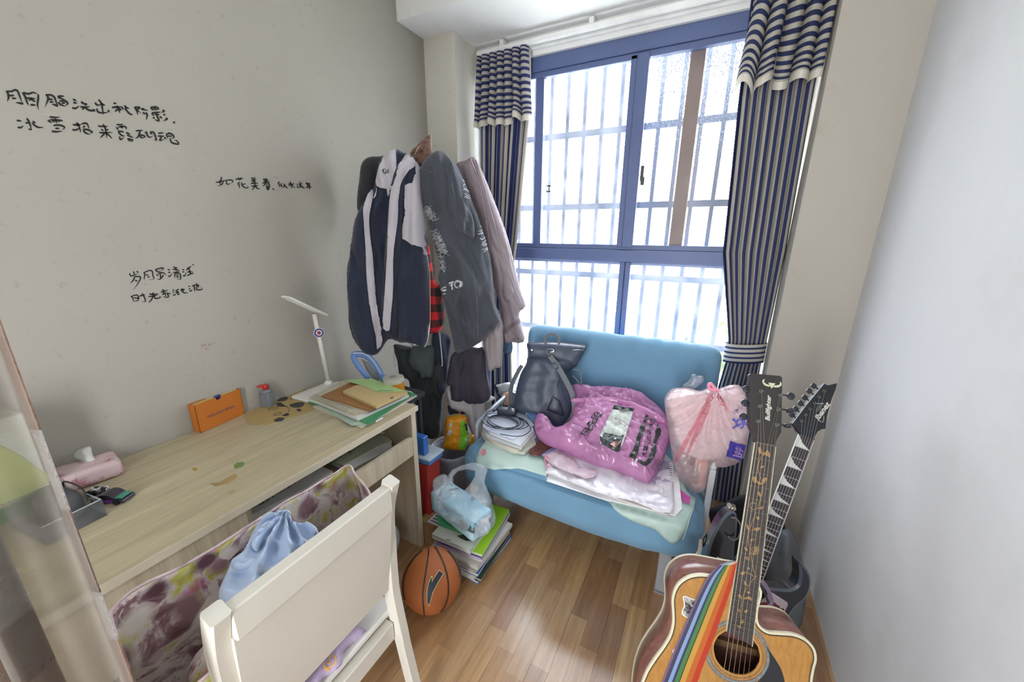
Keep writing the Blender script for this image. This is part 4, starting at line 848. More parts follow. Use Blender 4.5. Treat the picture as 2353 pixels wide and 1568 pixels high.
tpx('lettering', 'JL', (860, 990), (120, -110), (-70, -50), hitfn(bvh(pbd), .0085), mat('print peach', '#c9948e', .5), pk, kp, bold=.03)
for i in range(4): ink('fine_print', [cr('%d,%d %d,%d' % (1385+i*22, 1290+i*14, 1500+i*18, 1130+i*20), *kp)], hp2, m_pb, pk, 1.1, taper=False)
blob('rolled_edge', cr('230,240 500,225 800,225 1100,290 1400,400 1620,560 1640,620 1450,540 1200,400 900,300 600,270 250,290', *kp), A_+(B_-A_)*.5+NP*.078, NP, m_mg, pk, .014, .02, .02, .01, fold=.006, fk=40, wr=.006, wk=18)

# knotted pale pink carrier bag
kq = (3.92, 1200, 860); PQ = V((1.73, 1.68, .62)); NQ = (CAM-PQ); NQ = V((NQ.x, NQ.y, NQ.z*.55)).normalized()
m_pp = film('pale pink film', '#f6e2e2', .46, .12, .18, .9, 26, .35, 1.0); m_pd = film('rose film', '#eb9fae', .5, .2, .15, .8, 26, .4, .9)
pq = thing('carrier_bag', V((1.73, 1.68, .44)), 'knotted pale pink carrier bag stuffed full at the right end of the sofa', 'bag')
q1 = blob('bag', cr('1290,200 1350,135 1480,125 1600,150 1690,120 1740,140 1850,105 1950,100 2010,170 2040,330 2050,500 2010,700 1980,770 1850,830 1720,850 1690,960 1640,1050 1530,1060 1440,990 1390,880 1350,750 1320,550 1300,400 1280,260', *kq), PQ, NQ, m_pp, pq, .085, .07, .06, .0065, wr=.014, wk=9, seed=9, rg=.014, rk=(14, 14), rad=(onp(1643, 897, PQ, NQ), .075, 10, .22))
blob('white_contents', cr('1320,220 1500,150 1700,190 1950,130 2010,250 2020,480 1980,640 1800,760 1600,780 1450,700 1370,500', *kq), PQ, NQ, mat('white contents', '#e6dde2', .7, .12, 8), pq, .040, .04, .06, .012, wr=.006, wk=8, seed=14)
blob('orange_contents', cr('1500,760 1620,740 1690,800 1680,900 1640,1010 1540,1020 1560,880', *kq), PQ, NQ, mat('peach pack', '#d79a80', .6), pq, .045, .03, .04, .013, wr=.006)
blob('dark_contents', cr('1410,760 1480,730 1560,760 1600,850 1590,960 1530,1010 1460,930 1420,850', *kq), PQ+NQ*.02, NQ, mat('dark pack', '#5a3040', .4), pq, .045, .03, .03, .012)
hq = hitfn(bvh(q1), .003)
patch('blue_label', cr('1870,605 2010,640 1970,780 1840,740', *kq), hq, mat('label violet', '#40369c', .4, .15), pq, 4)
tpx('lettering', '盐', (1890, 735), (80, 20), (20, -90), hitfn(bvh(q1), .005), mat('label pink', '#b58fc9', .5), pq, kq, bold=.01)
tpx('lettering', '定量は', (1880, 340), (100, -50), (20, 32), hq, mat('violet print', '#8f86b8', .5), pq, kq)
for s in ('1895,400 1920,430 1960,400', '1925,432 1925,470', '1900,485 1930,470 1965,450', '1970,400 1985,470 1960,490', '1985,400 2010,460'): ink('blue_sign', [cr(s, *kq)], hq, mat('sign blue', '#6c6cc4', .45), pq, 5, taper=False)
for k_, sx_ in enumerate(('1735,140 1700,165 1600,330 1480,560 1375,770 1400,790 1520,580 1640,350', '1745,150 1720,200 1640,400 1560,600 1500,720 1480,735 1545,560 1660,300', '1750,150 1790,200 1840,330 1850,345 1780,250')): patch('gathered_pleat', cr(sx_, *kq), hitfn(bvh(q1), .004+.001*k_), m_pd, pq, 4, 2)
new('knot', G().tube(catmull([onp(1200+a/3.92, 860+b/3.92, PQ+NQ*.115, NQ) for a, b in ((1740, 145), (1690, 135), (1680, 100), (1700, 90), (1725, 115), (1745, 140), (1775, 150))], 6), [.007]*37, 8), mat('knot pink', '#e58fa6', .4), pq, smooth=True)
blob('torn_handle', cr('1430,120 1500,60 1530,5 1560,0 1580,15 1630,20 1640,60 1600,100 1540,135', *kq), PQ-NQ*.06, NQ, film('grey film', '#a9b3bf', .5, .2, .1, .8, 20), pq, .006, .004, .02, .01, fold=.004, fk=50)

# ================================================================== CLOTHES ON THE STAND
R0 = V((.50, 1.62, 1.2)); NR = V((.589, -.808, 0)).normalized(); ks = (2.6125, 780, 280); kt = (4.355, 800, 600)
st = thing('coat_stand', (.43, 1.72, 0), 'white metal clothes stand almost hidden by the garments, its pole showing below', 'clothes stand')
pz = onp(960, 960, R0-NR*.05, NR); px_, py_ = pz.x, pz.y; m_po = mat('stand white', '#c7ccd2', .35)
new('pole', G().tube([(px_, py_, .02), (px_, py_, 1.72)], .013, 12), m_po, st, smooth='auto')
new('collar', G().lathe([(.02, 0), (.022, .01), (.022, .03), (.016, .04)], (px_, py_, onp(963, 925, R0-NR*.05, NR).z), 16), mat('collar chrome', '#9aa3ab', .25, metal=.6), st, smooth=True)
for a in range(4): new('foot', G().tube([(px_, py_, .04), (px_+.19*math.cos(a*1.57+.5), py_+.17*math.sin(a*1.57+.5), .012)], .01, 8), m_po, st, smooth=True)
for u in (-.10, -.05, .06, .12): new('hook', G().tube([(px_, py_, 1.70), V((px_, py_, 1.60))+V((.808*u, .589*u, 0))+NR*.02], .006, 6), m_po, st, smooth=True)
def garment(name, ol, k, dN, m, label, tf=.05, tb=.05, R=.05, fold=.012, fk=26, seed=0, wr=.006, cat='garment', fdir=0, res=.010, **kw):
    kw.setdefault('rg', .030); kw.setdefault('rk', (13, 2.2))
    t = thing(name, onp(k[1]+float(ol.split()[0].split(',')[0])/k[0], k[2]+float(ol.split()[0].split(',')[1])/k[0], R0+NR*dN, NR), label, cat)
    b = blob('shell', cr(ol, *k), R0+NR*dN, NR, m, t, tf, tb, R, res, fold=fold, fk=fk, wr=wr, wk=8, seed=seed, fdir=fdir, **kw)
    return t, b, hitfn(bvh(b), .003)
m_navy = mat('navy knit', '#2a3145', .9, .1, 6, .15, 700, sheen=.2); m_whk = mat('white knit', '#c9c5cd', .9, .05, 6, .12, 700)
m_blk = mat('black cotton', '#2f3036', .92, .1, sheen=.1); m_char = mat('charcoal jersey', '#474b54', .92, .12, 5, .1, 600, sheen=.15)
m_mauve = mat('mauve cotton', '#8d8186', .85, .1, 5, .1, 400); m_olive = mat('dark olive cloth', '#343a3d', .92, .15)
m_print = mat('cracked white print', '#a9abb0', .7, .3, 60)
# back layer
kj, _, _ = garment('black_jacket', '300,205 270,203 235,208 200,208 160,220 130,260 118,350 105,470 112,540 150,590 200,620 300,600 360,400', ks, -.06, m_blk, 'black jacket hanging at the left behind the sports jacket', .04, .03)
ol_, _, _ = garment('dark_trousers', '455,840 640,860 860,860 960,900 1010,1000 1010,1200 960,1340 940,1568 930,1700 880,1760 760,1740 700,1500 640,1380 600,1180 520,1160 490,1000', kt, -.08, m_olive, 'dark trousers hanging lowest behind the desk corner', .05, .04, fold=.018, fk=30, seed=4)
gh, _, hgh = garment('grey_hoodie', '640,860 740,850 860,860 870,1000 850,1145 800,1170 720,1165 700,1110 640,1080 600,1000', kt, -.01, mat('grey marl', '#4a5254', .95, .12), 'dark grey hooded top with pale cords under the sports jacket', .03, .03, seed=6)
band('drawcord', '915,715 925,820 935,920 942,1020 940,1055', 2.6, planefn(R0+NR*.03, NR), mat('cord cream', '#a9b0a0', .8), gh, kt, .004)
band('drawcord', '450,850 458,930 462,1000 470,1040', 2.6, planefn(R0+NR*.03, NR), mat('cord cream', '#a9b0a0', .8), gh, kt, .004)
patch('cord_end', cr('458,1000 475,998 480,1050 462,1055', *kt), planefn(R0+NR*.033, NR), mat('cord tip', '#c9cbc8', .5), gh, 4, solid=.003)
nv2, _, _ = garment('navy_garment', '860,700 1020,760 1020,900 1000,1060 985,1180 960,1330 900,1300 880,1100 840,900', kt, -.03, mat('deep navy', '#262b40', .9, .1), 'deep navy garment showing between the plaid shirt and the dark tee', .03, .03)
# plaid shirt
tt = NT('red plaid'); co = tt.coord('Object'); 
def chk(sc, ax):
    s_ = tt.add('SeparateXYZ'); tt.l(co, s_.inputs[0]); m1 = tt.add('Math', operation='MULTIPLY'); tt.l(s_.outputs[ax], m1.inputs[0]); m1.inputs[1].default_value = sc
    m2 = tt.add('Math', operation='FRACT'); tt.l(m1.outputs[0], m2.inputs[0]); m3 = tt.add('Math', operation='GREATER_THAN'); tt.l(m2.outputs[0], m3.inputs[0]); m3.inputs[1].default_value = .5; return m3.outputs[0]
c1 = tt.mix(chk(12, 2), C('#1f1b1f'), C('#64242a')); c2 = tt.mix(chk(12, 2), C('#5a2328'), C('#c3242a')); tt.set(Base_Color=tt.mix(chk(13, 0), c1, c2), Roughness=.9)
garment('plaid_shirt', '480,640 530,700 575,960 622,980 632,1180 600,1260 560,1270 420,1300 360,1320 350,1290 420,1100', ks, -.0, tt.m, 'red and black plaid shirt peeking out right of the sports jacket zip', .035, .03, seed=8)
# sports jacket
jk, jb, hj = garment('sports_jacket', '345,172 300,180 250,225 225,300 205,400 170,470 140,540 95,580 75,700 62,800 45,900 55,1100 60,1200 100,1320 160,1390 215,1400 250,1370 290,1310 330,1310 370,1320 440,1330 500,1352 528,1300 540,1150 540,1000 532,850 525,760 518,640 495,450 488,330 480,260 430,210 400,190', ks, .05, m_navy, 'navy and white sports jacket with white sleeve stripes hanging in front', .065, .05, .06, .020, 24, 2, wr=.008, rg=.040, rk=(12, 1.6))
js1 = blob('sleeve', cr('195,400 150,480 98,580 62,800 45,900 55,1150 70,1230 105,1320 160,1388 215,1398 248,1370 262,1310 245,1150 228,900 216,650 214,480', *ks), R0+NR*.085, NR, m_navy, jk, .055, .02, .05, .009, fold=.012, fk=30, seed=21, wr=.006, wk=10, rg=.03, rk=(12, 2.4), fdir=.06)
js2 = blob('sleeve', cr('400,200 350,260 312,350 296,500 280,700 262,900 250,1080 254,1240 300,1290 355,1290 366,1100 368,900 378,700 388,520 402,380 440,300 462,262 452,222', *ks), R0+NR*.095, NR, m_navy, jk, .055, .02, .05, .009, fold=.010, fk=30, seed=25, wr=.006, wk=10, rg=.026, rk=(12, 2.2))
T_j = bvh(jb, js1, js2); hj = hitfn(T_j, .0045)
SW_ = [('192,405 196,450 176,560 178,650 195,800 210,1000 235,1150 255,1310 225,1365 215,1290 190,1180 165,900 150,700 142,560 155,490', 'sleeve_stripe'),
       ('385,212 430,200 455,225 455,262 420,290 385,330 362,385 350,500 345,600 325,780 322,950 310,1150 303,1252 265,1243 262,1215 275,1020 290,780 300,560 312,420 335,300', 'sleeve_stripe'),
       ('222,388 235,300 262,220 300,182 345,174 346,230 332,340 322,380 290,446 282,400', 'shoulder_panel'),
       ('396,382 440,368 445,320 480,312 490,450 505,560 512,640 505,700 520,740 528,775 520,800 497,792 492,755 382,704 395,560', 'chest_panel'),
       ('430,208 470,240 490,262 486,310 455,316 452,262 452,225', 'collar_panel')]
for s, n_ in SW_: patch(n_, cr(s, *ks), hj, m_whk, jk, 5, 2)
for q_ in ('192,405 212,460 222,400', '440,370 450,320 482,315'): ink('piping', [cr(q_, *ks)], hitfn(T_j, .006), m_whk, jk, 1.2, taper=False)
ink('zip_tape', [cr('525,800 538,900 541,1000 541,1200 532,1290 512,1352', *ks)], hitfn(bvh(jb), .005, planefn(R0+NR*.07, NR)), mat('zip white', '#d8d8dc', .5), jk, 2.6, taper=False, solid=.002)
ink('lettering', [cr(q_, *ks) for q_ in ('276,289 264,285 258,299 264,313 277,309', '284,285 285,312', '298,283 299,310', '285,298 298,297')], hitfn(T_j, .007), m_blk, jk, 1.9, taper=False)
for q_ in ('345,175 346,240 330,350 318,385', '350,178 385,205 400,195'): ink('collar_edge', [cr(q_, *ks)], hitfn(T_j, .006), m_navy, jk, 3.5, taper=False)
# hat
fan = thing('speckled_hat', onp(970, 350, R0-NR*.03, NR), 'brown speckled pointed hat hanging between the jacket and the dark tee', 'hat')
blob('panel', cr('425,190 460,150 500,110 548,75 553,130 555,200 530,260 480,270', *ks), R0-NR*.03, NR, spots('brown speckle', '#86685c', '#4d3630', 30, .5, .6), fan, .012, .01, .03, .012, sm=2)
band('edge_cord', '455,195 468,160 480,145', 1.5, planefn(R0-NR*.0, NR), mat('cord beige', '#c3ad84', .8), fan, ks, .003)
band('rim', '548,75 552,130 556,200', 1.3, planefn(R0-NR*.0, NR), mat('rim beige', '#c9c3b9', .8), fan, ks, .003)
# mauve jacket
mj, mb_, hm = garment('mauve_jacket', '700,262 760,232 785,215 815,217 850,280 900,400 955,540 1005,680 1045,830 1085,1000 1118,1095 1108,1120 1080,1150 1095,1230 1112,1300 1085,1328 1040,1325 1000,1330 975,1290 960,1100 900,900 840,600 760,400', ks, -.06, m_mauve, 'mauve grey cotton jacket hanging nearest the window', .045, .05, .05, .014, 34, 12, fdir=.3, rg=.036, rk=(16, 2.0))
ms1 = blob('sleeve', cr('795,222 845,280 895,400 955,560 1000,700 1035,850 1060,1000 1020,1075 985,1060 955,900 905,700 858,520 815,360', *ks), R0-NR*.02, NR, m_mauve, mj, .045, .02, .045, .009, fold=.010, fk=40, seed=41, rg=.026, rk=(16, 3), fdir=.35)
hm = hitfn(bvh(mb_, ms1), .003)
band('hem', '985,1270 1040,1220 1090,1190', 8, hm, mat('mauve hem', '#756a70', .85), mj, ks, .003)
for a, b in ((1048, 1305), (1075, 1300)):
    c = hm(780+a/2.6125, 280+b/2.6125)
    if c: new('button', G().lathe([(.006, 0), (.006, .002)], c, 12, Matrix.Translation(c) @ NR.to_track_quat('Z', 'Y').to_matrix().to_4x4()), mat('button grey', '#5d5960', .4), mj)
for s in ('785,220 850,400 885,580', '820,230 900,500 1000,850 1085,1080', '885,590 905,780 910,850'): band('seam', s, 1.0, hm, mat('mauve seam', '#b5a6ab', .85), mj, ks, .002)
garment('beige_sleeve', '860,1180 970,1180 985,1300 980,1400 975,1465 940,1480 895,1500 878,1420 862,1330', ks, .0, mat('beige grey cloth', '#9d9494', .9, .1), 'beige grey gathered sleeve hanging below the dark tee', .03, .03, .04, fold=.01, fk=90, seed=20)
garment('denim_piece', '985,1310 1035,1320 1035,1385 990,1392 975,1350', ks, -.09, mat('denim blue', '#4d6480', .9, .1), 'small piece of blue denim under the mauve jacket hem', .02, .02, .03)
# lower garments
garment('plum_tee', '1010,1050 1040,940 1150,860 1300,870 1355,880 1385,1100 1435,1320 1375,1395 1290,1430 1190,1425 1060,1390 1015,1370 1022,1250 985,1230', kt, .0, mat('plum grey jersey', '#403c48', .92, .1), 'plum grey tee hanging below the charcoal tee', .045, .04, .06, .014, 28, 16)
k6 = (6.03, 960, 880)
garment('white_shirt', '405,30 500,100 700,100 930,150 1000,170 1090,220 1000,250 930,290 925,480 920,650 880,715 820,735 760,720 700,600 640,400 560,390 430,310 402,200', k6, -.02, mat('white cotton', '#b9b4b6', .9, .06), 'off-white shirt whose tail hangs out under the plum tee', .035, .03, .04, .012, 50, 18)
garment('dark_cloth', '420,310 560,380 640,390 660,440 540,420 440,440', k6, -.04, m_blk, 'scrap of black cloth hanging above the orange snack bag', .015, .015, .02)
# charcoal tee with prints
te, tb_, ht = garment('printed_tee', '590,172 540,200 495,255 485,330 492,450 520,560 548,660 572,760 600,860 590,930 600,970 620,1060 650,1180 675,1290 700,1385 760,1370 820,1340 900,1280 968,1188 935,1090 925,980 912,860 880,720 830,570 775,420 742,340 705,262 652,208 625,180', ks, .06, m_char, 'charcoal tee with cracked white graffiti print hanging beside the jacket', .06, .05, .06, .016, 26, 30, wr=.010, rg=.042, rk=(11, 2.0), fdir=.25)
random.seed(11)
def scrib(x0, y0, x1, y1, n, wv):
    out = []
    for i in range(n):
        a = x0+(x1-x0)*i/n+random.uniform(-5, 5); b = y0+(y1-y0)*i/n; out.append(' '.join('%d,%d' % (a+wv*random.uniform(-1, 1)+j*9, b+random.uniform(-14, 14)) for j in range(5)))
    return '|'.join(out)
for a in ((512, 515, 545, 590, 22, 15), (555, 660, 615, 795, 40, 17), (590, 800, 600, 900, 12, 9)):
    ink('graffiti_print', [[(780+float(p.split(',')[0])/2.6125, 280+float(p.split(',')[1])/2.6125) for p in s.split()] for s in scrib(*a).split('|')], ht, m_print, te, 1.0, taper=False)
for a in ((735, 300, 755, 470, 10, 8), (830, 600, 870, 790, 12, 8)):
    ink('tie_dye_mark', [[(780+float(p.split(',')[0])/2.6125, 280+float(p.split(',')[1])/2.6125) for p in s.split()] for s in scrib(*a).split('|')], ht, m_print, te, 1.6)
tpx('lettering', 'F', (612, 1045), (34, -8), (-8, -52), ht, mat('gothic white', '#c9cbd0', .6), te, ks, bold=.03)
tpx('lettering', 'TO', (662, 1015), (75, -20), (-8, -50), ht, mat('gothic white', '#c9cbd0', .6), te, ks, bold=.03)
for s in ('612,1020 618,1000 640,990', '615,1040 640,1030', '660,985 690,975', '700,965 735,960 735,990'): ink('gothic_flourish', [cr(s, *ks)], ht, mat('gothic white', '#c9cbd0', .6), te, 2)
sl = blob('sleeve', cr('628,290 668,275 705,360 745,470 795,560 810,630 808,702 745,690 690,645 662,580 640,450', *ks), R0+NR*.112, NR, m_char, te, .032, .03, .03, .008, fold=.010, fk=60, seed=5, wr=.006, rg=.03, rk=(22, 6), fdir=.3)
hsl = hitfn(bvh(sl), .003)
for s in ('668,585 730,640 800,672', '665,600 730,655 805,688'): ink('cuff_seam', [cr(s, *ks)], hsl, mat('worn seam', '#737b87', .8), te, .8, taper=False)
ink('worn_seam', [cr(s, *ks) for s in ('655,215 720,340 790,500 850,680 900,900 935,1090', '490,270 590,325', '830,1340 832,1200 815,1000 770,760')], ht, mat('worn seam', '#737b87', .8), te, .6)

# ================================================================== FLOOR ITEMS LEFT OF THE SOFA
bn = thing('waste_bin', (.50, 1.53, 0), 'translucent white waste bin with a plastic liner behind the sofa corner', 'bin')
bc = V((.50, 1.53, 0)); new('body', G().lathe([(.085, 0), (.088, .005), (.115, .30), (.118, .305), (.112, .305), (.083, .01)], bc, 28), mat('bin grey', '#8e8f9d', .5), bn, smooth='auto')
g = G(); g.grid(lambda u, v: bc+V(((.117+.012*math.sin(math.pi*v)+.006*nz(u*20, v*3))*math.cos(2*math.pi*u), (.117+.012*math.sin(math.pi*v)+.006*nz(u*20, v*3))*math.sin(2*math.pi*u), .31-.09*v*v+.012*nz(u*12, v*2)+.02*math.sin(math.pi*v))), 48, 8); new('liner', g, film('bin liner', '#c9ccda', .5, .2, .1, .9, 25), bn, smooth=True)
ys = thing('snack_bag', at(1052, 1000, 'y', 1.52), 'orange and green plastic snack bag resting on the waste bin', 'bag')
PY = V((.49, 1.51, .36)); NY = V((.5, -.8, .1)).normalized()
yb = blob('bag', cr('400,480 470,460 560,440 590,400 600,450 680,460 690,560 700,700 780,730 780,880 720,870 660,935 560,930 350,900 370,760 375,580', *k6), PY, NY, mat('bag orange', '#d08a14', .35, .08, 6, .6, 40), ys, .04, .035, .04, .010, wr=.010, wk=18)
hy = hitfn(bvh(yb), .002); patch('green_side', cr('590,540 640,520 680,560 690,740 735,760 700,870 660,925 560,925 585,750', *k6), hy, mat('bag green', '#76b52a', .35, .08, 6, .6, 40), ys, 5)
patch('blue_stripe', cr('688,745 706,750 700,860 665,915 655,915 685,850', *k6), hitfn(bvh(yb), .003), mat('bag violet', '#6d74b8', .4), ys, 4)
for s in ('445,560 475,558 472,610 444,612', '430,655 480,652 450,730 408,722'): patch('white_label', cr(s, *k6), hitfn(bvh(yb), .003), mat('label pale', '#b9bfc3', .5), ys, 3)
patch('panda_mark', cr('645,560 670,570 700,700 690,712 660,650', *k6), hitfn(bvh(yb), .0035), m_blk, ys, 3)
# narrow stool behind the desk end that carries the tub
so = thing('side_stool', (.36, 1.27, 0), 'dim grey plastic stool tucked behind the end of the desk', 'stool')
m_so2 = mat('stool grey', '#33393e', .7)
new('seat', rbox((.22, 1.172, .68), (.462, 1.37, .715), .012, 4), m_so2, so, smooth='auto')
for x in (.24, .42):
    for y in (1.19, 1.335): new('leg', G().box((x, y, 0), (x+.022, y+.022, .68)), m_so2, so)
# red box and blue and white tray right of the desk end
rb = thing('red_box', (.47, 1.24, .0), 'tall red carton standing behind the desk end', 'box'); A = at(972, 1068, 'y', 1.21)
new('body', G().box((A.x-.10, 1.205, 0), (A.x+.028, 1.30, A.z), bev=.002), mat('red card', '#a5332c', .5), rb)
tr = thing('blue_tray', (.47, 1.24, A.z), 'blue and white plastic tray on top of the red carton', 'tray')
new('tray', rbox((A.x-.11, 1.205, A.z+.002), (A.x+.045, 1.31, A.z+.032), .012, 4), mat('tray blue', '#4f7fc4', .4), tr, smooth='auto'); new('rim', rbox((A.x-.115, 1.20, A.z+.03), (A.x+.05, 1.315, A.z+.044), .006, 4), mat('tray white', '#b9c6cf', .4), tr, smooth='auto')
bkk = thing('blue_case', (.45, 1.23, A.z+.044), 'narrow blue case standing on the plastic tray', 'case'); new('body', G().box((A.x-.09, 1.215, A.z+.0445), (A.x+.008, 1.25, A.z+.14), bev=.003), mat('case royal', '#3b6fc0', .4), bkk)
# cardboard box
cbx = thing('cardboard_box', (.55, 1.25, 0), 'brown taped cardboard box with a white label behind the book stack', 'box')
new('body', G().box((.552, 1.16, 0), (.675, 1.42, .13), bev=.002), mat('kraft board', '#93714f', .8, .08), cbx); new('tape', G().box((.56, 1.159, .129), (.59, 1.421, .1315)), mat('parcel tape', '#ab8a5c', .3), cbx)
new('label', G().box((.60, 1.165, .1302), (.672, 1.30, .1312)), mat('label white', '#dedee4', .5), cbx)
for i in range(6): new('label_print', G().box((.612, 1.175+i*.018, .1312), (.655, 1.183+i*.018, .1316)), mat('label print', '#6d6d72', .7), cbx)
# book stack
BK = [(.016, '#c9c6b8', 'blue and white paperback lowest in the floor stack', '#3f62a8'), (.012, '#bdb9aa', 'paperback with a dark green cover second in the floor stack', '#3b4a38'), (.014, '#cdc9bb', 'cream paperback with a rust cover in the lower floor stack', '#a4572f'),
      (.012, '#c3bfb2', 'thick white paperback in the lower floor stack above the rust one', '#d0cdc4'), (.016, '#cfcbbd', 'paperback with a blue cover in the middle of the floor stack', '#2f5aa8'), (.011, '#bab6aa', 'grey booklet in the middle of the floor stack', '#9c9a94'),
      (.013, '#cac6b8', 'white exercise book in the middle of the floor stack', '#d5d3cc'), (.010, '#c6c2b5', 'newsprint booklet in the upper floor stack', '#b9b7ae'), (.012, '#d3cfc4', 'white book with a purple edge in the upper floor stack', '#c9c6cf'),
      (.010, '#d9d6cd', 'purple spined book near the top of the floor stack', '#7350a8'), (.013, '#d2d0c4', 'lime green workbook near the top of the floor stack', '#94c229')]
random.seed(21); zb = 0; cxb, cyb = .822, 1.235
def book(name, w_, l_, t, cc, pc, M, label, group=None, cat='book'):
    b = thing(name, M.translation, label, cat)
    new('pages', G().box((-w_/2+.002, -l_/2+.002, .0012), (w_/2-.002, l_/2-.002, t-.0012), M), mat('pages'+pc, pc, .8, .05, 60), b)
    g = G(); g.box((-w_/2, -l_/2, 0), (w_/2, l_/2, .0011), M); g.box((-w_/2, -l_/2, t-.0011), (w_/2, l_/2, t), M); g.box((-w_/2, -l_/2, 0), (-w_/2+.0012, l_/2, t), M)
    new('cover', g, mat('cover'+cc, cc, .35, .08), b); return b
for i, (t, pc, lb_, cc) in enumerate(BK):
    ang = random.uniform(-.06, .06)+(.05 if i > 6 else 0); M = rotz((cxb+random.uniform(-.012, .012), cyb+random.uniform(-.015, .015), zb+.0004), ang) 
    w_ = random.uniform(.225, .25); l_ = random.uniform(.29, .32)
    book('book', w_, l_, t, cc, pc, M, lb_); zb += t+.0008
topb = book('book', .205, .145, .022, '#c9ccbf', '#cdd0cf', rotz((.80, 1.155, zb), .02), 'pale grey green book with a dark sketch, front half of the stack top'); 
fz = lambda a, b: V((a, b, zb+.0228))
tb0 = at(1042, 1265, 'z', zb+.023); 
for s in ('450,1060 500,1050 530,1070 560,1062 566,1085 520,1098 480,1080', '500,1075 540,1085 560,1100 520,1090'): patch('sketch', cr(s, 3.015, 900, 880), axfn('z', zb+.0228), mat('sketch black', '#3d4038', .7), topb, 3)
patch('title_mark', cr('375,1082 410,1090 408,1094 373,1086', 3.015, 900, 880), axfn('z', zb+.0228), mat('sketch black', '#3d4038', .7), topb, 3)
zb2 = zb+.023
gb = layer('green_book', '315,930 345,905 520,970 600,1070 525,1045 320,970', zb2, .014, mat('cover green', '#4aa06a', .4), 'mid green book with a yellow corner under the tissue pack', 'book', k=(3.015, 900, 880))
new('yellow_corner', slabpx(G(), cr('525,1018 600,1072 565,1065 520,1045', 3.015, 900, 880), zb2+.0142, zb2+.0150), mat('cover yellow', '#c9c43a', .4), gb)
# tissue pack in a clear carrier
tz = zb2+.016; Mt = rotz((.772, 1.205, tz), math.radians(-15)); tpk = thing('tissue_multipack', (.772, 1.205, tz), 'light blue tissue multipack in a clear carrier bag on the book stack', 'tissue pack')
m_tp = spots('pack light blue', '#a9d3e3', '#c4e2ea', 8, .5, .62, .3)
tpb = new('pack', rbox((-.15, -.06, 0), (.15, .06, .105), .009, 14, lambda p: .003*nz(p.x*20, p.y*20, p.z*20), M=Mt), m_tp, tpk, smooth=True); Ht = hitfn(bvh(tpb), .002); k9 = (3.015, 900, 880)
patch('blue_band', cr('300,830 480,920 600,990 600,1062 470,1000 310,875', *k9), Ht, mat('pack teal', '#6fb0c6', .35, .1), tpk, 5)
m_leaf = mat('leaf print', '#5d5a48', .5)
for s in ('470,940 478,960 466,975', '490,945 500,965 494,990', '520,960 522,990 510,1005', '545,985 548,1010 540,1030', '575,970 585,1000 560,1010', '530,1010 550,1025 575,1040', '480,985 500,1000 520,1010', '560,1030 580,1020 590,1035'): ink('leaf_print', [cr(s, *k9)], hitfn(bvh(tpb), .004), m_leaf, tpk, 3.4)
patch('white_label', cr('612,945 695,900 697,960 614,1022', *k9), hitfn(bvh(tpb), .004), mat('label white', '#dedee4', .5), tpk, 5)
patch('dark_code', cr('668,935 692,922 693,955 670,968', *k9), hitfn(bvh(tpb), .006), mat('code brown', '#6a4f55', .6), tpk, 4)
tpx('lettering', '植护', (555, 830), (45, -30), (-6, -34), hitfn(bvh(tpb), .004), mat('pack print', '#46606c', .5), tpk, k9)
for s in ('365,720 400,705 425,720', '400,745 440,740 470,735', '330,790 350,750', '405,765 425,775'): ink('leaf_print', [cr(s, *k9)], hitfn(bvh(tpb), .004), mat('pack print', '#46606c', .5), tpk, 2.5)
m_cbag = film('clear carrier', '#e8eff5', .26, .10, .16, 1.0, 22, .15, 1.0)
PC = V((.80, 1.14, tz+.06)); NC = V((CAM.x-PC.x, CAM.y-PC.y, (CAM.z-PC.z)*.7)).normalized()
blob('carrier', cr('283,690 305,655 365,632 400,660 430,700 480,745 520,760 575,760 640,700 680,790 712,880 712,985 600,1078 470,1008 310,885 290,800', *k9), PC, NC, m_cbag, tpk, .075, .05, .05, .008, wr=.010, wk=16, rg=.030, rk=(14, 14), seed=31)
pf_ = planefn(PC+NC*.01, NC)
patch('carrier_handle', cr('395,705 392,640 420,605 480,575 560,552 630,568 665,602 650,650 642,690 700,830 640,860 560,780 500,750 545,700 575,650 578,610 520,600 460,612 425,650 428,700', *k9), pf_, m_cbag, tpk, 6, solid=.001)
# basketball
ball = thing('basketball', (.818, .93, 0), 'orange basketball with a dark swoosh-like check mark on the floor', 'ball')
bb = new('shell', G().lathe([(.1195*math.sin(math.pi*i/40), -.1195*math.cos(math.pi*i/40)) for i in range(1, 40)], (.818, .93, .1195), 48), mat('basketball orange', '#a9602f', .55, .08, 5, .35, 450), ball, smooth=True)
kl = (3.565, 900, 1180); hbb = hitfn(bvh(bb), .0014); m_seam = mat('seam black', '#2a2622', .6)
for s in ('330,243 290,270 180,370 110,500 93,640 130,750 190,815', '285,272 303,310 285,450 262,600 255,700 268,835', '335,250 390,330 440,450 463,570 460,680 430,770 390,815', '345,250 430,285 510,370 555,470 565,560', '230,280 285,272 335,250 400,262'): ink('seam', [cr(s, *kl)], hbb, m_seam, ball, 3.0, taper=False, smooth=10)
patch('mark_outline', cr('386,464 428,495 384,562 338,652 309,760 289,730 286,640 301,570 326,510 335,518 333,560 352,518', *kl), hitfn(bvh(bb), .0018), mat('mark cream', '#d3c08a', .5), ball, 3)
patch('mark', cr('388,472 421,496 378,562 333,650 308,748 293,728 291,640 305,575 325,525 330,530 328,570 352,528', *kl), hitfn(bvh(bb), .0026), mat('mark navy', '#232c38', .5), ball, 3)

